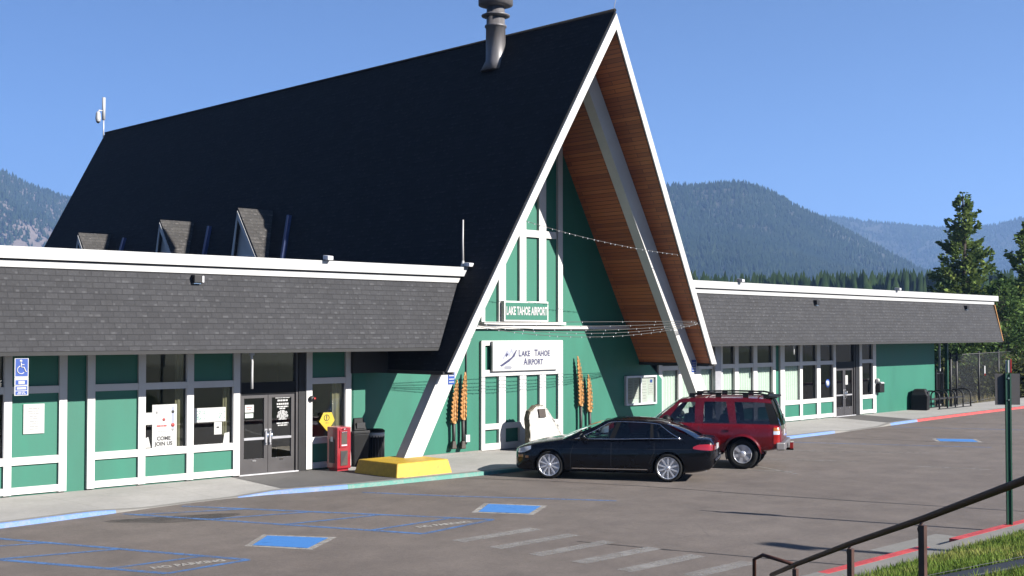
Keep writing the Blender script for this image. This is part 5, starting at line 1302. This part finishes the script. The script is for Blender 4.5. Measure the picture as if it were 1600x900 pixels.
t = wall_thing(LW, True, 4.12, 1.30, 5.19, 'whip_antenna', 'white rod antenna standing at the inner end of the left wing fascia', 'antenna'); b = MB(); b.tube([(0, 0, .15), (-.01, 0, .7), (0, 0, 1.25)], .026, 'signwhite', 8, .02); lp(b, 'rod', t); b = MB(); b.lathe([(.06, 0), (.06, .05), (.03, .18)], (0, 0, 0), 'signwhite', 12); b.tube([(0, 0, .1), (.22, .1, .16)], .015, 'greylight', 6); lp(b, 'mount', t)
t = thing('camera_mast', 'white mast with a dome camera at the back end of the great roof ridge', 'mast', (-.12, 29.1, 12.05)); b = MB(); b.tube([(0, 0, 0), (0, 0, 1.0)], .03, 'greylight', 8); b.tube([(0, 0, .95), (0, 0, 1.95)], .075, 'signwhite', 10); lp(b, 'pole', t)
b = MB(); b.tube([(0, 0, 1.35), (-.24, -.02, 1.35), (-.26, -.02, 1.25)], .025, 'greylight', 6); b.lathe([(.07, .30), (.10, .2), (.11, .05), (.12, .0), (.10, -.12), (.05, -.19), (0, -.2)], (-.27, -.02, .98), 'signwhite', 14); b.lathe([(.09, -.08), (.085, -.15), (.04, -.2), (0, -.21)], (-.27, -.02, .97), 'ink', 14); lp(b, 'dome_camera', t)
t = thing('lightning_rod', 'thin dark rod leaning from the front peak of the great roof', 'rod', (.02, -OV+.1, H-.2)); b = MB(); b.tube([(0, 0, 0), (.05, -.05, .4), (.19, -.19, 1.25)], .012, 'grey', 6, .006); lp(b, 'rod', t); b = MB(); b.lathe([(.03, 0), (.03, .12)], (0, 0, .15), 'grey', 8); lp(b, 'clamp', t)
# right wing: mailbox, bin, bicycle rack
t = wall_thing(RW, False, 21.68, .02, .97, 'wall_box', 'black box on the green wall right of the last window of the right wing', 'box'); b = MB(); b.box(-.20, .22, -.24, 0, 0, .38, 'black'); lp(b, 'body', t, bevel=.03); b = MB(); b.hexa([(-.1, -.26, .38), (.2, -.26, .38), (.2, 0, .38), (-.1, 0, .38), (-.1, -.2, .44), (.2, -.2, .44), (.2, 0, .44), (-.1, 0, .44)], 'greylight'); lp(b, 'lid', t)
t = wall_thing(RW, False, 21.5, .07, 1.42, 'wall_lamp', 'small white wall lamp above the black wall box', 'lamp'); b = MB(); b.lathe([(.05, 0), (.09, -.05), (.08, -.12), (.03, -.16), (0, -.165)], (0, 0, .06), 'signwhite', 14, 'y'); lp(b, 'globe', t); b = MB(); b.box(-.05, .05, -.01, .01, 0, .12, 'greylight'); lp(b, 'back_plate', t)
t = thing('litter_bin', 'large black bin with sloping hood at the left end of the bicycle rack', 'bin', (24.95, 3.02, ZG), .3)
b = MB(); b.hexa([(-.33, -.33, 0), (.33, -.33, 0), (.33, .33, 0), (-.33, .33, 0), (-.36, -.36, .62), (.36, -.36, .62), (.36, .36, .62), (-.36, .36, .62)], 'black'); lp(b, 'body', t, bevel=.03); b = MB(); b.hexa([(-.37, -.37, .62), (.37, -.37, .62), (.37, .37, .62), (-.37, .37, .62), (-.24, -.22, .92), (.24, -.22, .92), (.24, .24, .92), (-.24, .24, .92)], 'dark'); lp(b, 'hood', t, bevel=.05); b = MB(); b.box(-.2, .2, -.36, -.30, .68, .80, 'ink'); lp(b, 'opening', t)
t = thing('bike_rack', 'dark bicycle rack of arched hoops against the far end of the right wing', 'bike rack', (27.4, 3.0, ZG), A2)
for k in range(5):
    x = -1.6+k*.82; b = MB(); pts = [(x, -.38, 0), (x, -.38, .58)]+[(x, -.38*cos(a), .58+.22*sin(a)) for a in [RAD(22*i) for i in range(1, 8)]]+[(x, .38, .58), (x, .38, 0)]; b.tube(pts, .034, 'sgreen' if k < 0 else 'dark', 8); lp(b, 'hoop', t)
b = MB(); b.box(-1.7, 1.75, -.05, .05, .40, .47, 'dark'); b.box(-1.7, 1.75, .34, .42, .0, .03, 'dark'); b.box(-1.7, 1.75, -.42, -.34, .0, .03, 'dark'); lp(b, 'cross_rail', t)
# chain-link fence beyond the end of the building
t = thing('chain_link_fence', 'tall dark chain-link fence running from the end of the right wing', 'fence', (28.1, 3.15, .05), atan2(.93, 4.37))
Lf = 34
for k in range(9):
    b = MB(); x = .05+k*4.45-3.3 if k else .05
    if k == 0: x = .05
    else: x = 1.15+(k-1)*4.47
    b.tube([(x, 0, 0), (x, 0, 2.45)], .05, 'ink', 8); b.lathe([(.055, 2.45), (.04, 2.5), (0, 2.52)], (x, 0, 0), 'ink', 8); lp(b, 'post', t)
for z in (2.40, .08):
    b = MB(); b.tube([(0, 0, z), (Lf, 0, z)], .022, 'ink', 6); lp(b, 'rail', t)
b = MB(); b.add([(0, .03, .03), (Lf, .03, .03), (Lf, .03, 2.4), (0, .03, 2.4)], [(0, 1, 2, 3)], 'link'); lp(b, 'mesh', t, recalc=False)
t = thing('fence_sign', 'tiny white plate on the chain-link fence, left of the grey sign back', 'sign', (34.1, 4.26, 1.35), atan2(.93, 4.37)); b = MB(); b.box(-.10, .10, -.02, 0, 0, .48, 'signwhite'); lp(b, 'plate', t); b = MB(); b.box(-.10, .10, -.024, -.0205, .0, .10, 'redlens'); lp(b, 'stripe', t)
# picket gate between wall and fence
t = thing('picket_gate', 'dark picket gate in the shade at the end corner of the right wing', 'gate', (27.3, 3.45, ZG), .15)
for x in (0, .95):
    b = MB(); b.box(x-.03, x+.03, -.03, .03, 0, 1.75, 'dark'); lp(b, 'post', t)
b = MB()
for k in range(9): x = .1+k*.095; b.box(x-.011, x+.011, -.012, .012, .12, 1.62, 'dark')
b.box(.03, .92, -.015, .015, .15, .2, 'dark'); b.box(.03, .92, -.015, .015, 1.5, 1.55, 'dark'); lp(b, 'pickets', t)
# sign post on the far kerb
t = thing('sign_post', 'green metal post carrying the grey back of a sign at the near red kerb', 'sign post', (-4.42, -13.53, .11), 0)
b = MB(); a = RAD(-45)
def rot(x, y, z): return (x*cos(a)-y*sin(a), x*sin(a)+y*cos(a), z)
b = MB(rot); b.box(-.045, .045, -.02, .02, 0, 2.66, 'sgreen'); b.box(-.05, -.025, -.04, .0, 0, 2.66, 'sgreen'); b.box(.025, .05, -.04, .0, 0, 2.66, 'sgreen'); lp(b, 'post', t)
b = MB(rot); b.box(-.215, .225, .022, .028, 2.11, 2.66, 'bronze'); lp(b, 'sign_back', t); b = MB(rot); b.lathe([(.016, -.055), (.016, -.02)], (0, 0, 2.2), 'chrome', 8, 'y'); b.lathe([(.016, -.055), (.016, -.02)], (0, 0, 2.58), 'chrome', 8, 'y'); lp(b, 'bolt', t)
b = MB(rot); b.box(-.03, .05, .0, .012, 2.68, 2.90, 'signwhite'); b.box(.051, .07, -.01, .02, 2.68, 2.92, 'redlens'); b.box(-.01, .01, -.01, .0, 2.6, 2.9, 'sgreen'); lp(b, 'small_plate', t)
# handrail of the stairs up the bank
t = thing('stair_handrail', 'dark brown pipe handrail on posts climbing the grass bank at the bottom right', 'handrail', (-13.4, -14.87, .0), 0)
O_ = Vector((-13.4, -14.87, 0)); RP = [Vector(p)-O_ for p in ((-12.55, -13.98, .42), (-13.4, -14.87, .78), (-14.98, -16.50, 1.41), (-16.40, -17.98, 1.96), (-17.85, -19.45, 2.53), (-19.2, -20.8, 3.05))]
b = MB(); b.tube([tuple(p) for p in RP], .028, 'railtop', 12); lp(b, 'top_rail', t)
for p in (RP[1], RP[2], RP[3], RP[5]):
    b = MB(); w = p+O_; zb_ = bank_z(w.x, w.y)-.1; b.box(p.x-.026, p.x+.026, p.y-.026, p.y+.026, zb_, p.z-.05, 'rail'); lp(b, 'post', t)
    b = MB(); b.tube([(p.x-.0, p.y, p.z-.02), (p.x+.03, p.y+.05, p.z-.09), (p.x+.01, p.y+.02, p.z-.16)], .014, 'rail', 6); lp(b, 'bracket', t)
b = MB(); e0 = RP[1]+Vector((.1, .1, -.02)); d2 = Vector((.12, .60, -.02)); b.tube([tuple(e0), tuple(e0+d2*.8+Vector((0, 0, .05))), tuple(e0+d2+Vector((0, .02, -.02))), tuple(e0+d2+Vector((0, .02, -.4)))], .024, 'railtop', 8); lp(b, 'end_loop', t)

# unseen pole added beyond the right edge to cast the soft shadow on the lot
t = thing('shadow_pole', 'unseen grey pole added right of the view to cast a soft shadow on the lot', 'shadow pole', (-4.0, -25.0, 1.9))
b = MB(); b.tube([(0, 0, -.1), (0, 0, 5.6)], .13, 'grey', 12, .09); lp(b, 'pole', t)
b = MB(); b.lathe([(.28, 0), (.28, .04), (.14, .10)], (0, 0, -.05), 'greylight', 16); lp(b, 'base', t)
b = MB(); b.hexa([(-.2, -.45, 5.55), (.2, -.45, 5.55), (.2, .25, 5.6), (-.2, .25, 5.6), (-.16, -.42, 5.72), (.16, -.42, 5.72), (.16, .22, 5.75), (-.16, .22, 5.75)], 'grey'); lp(b, 'pole_head', t, bevel=.03)
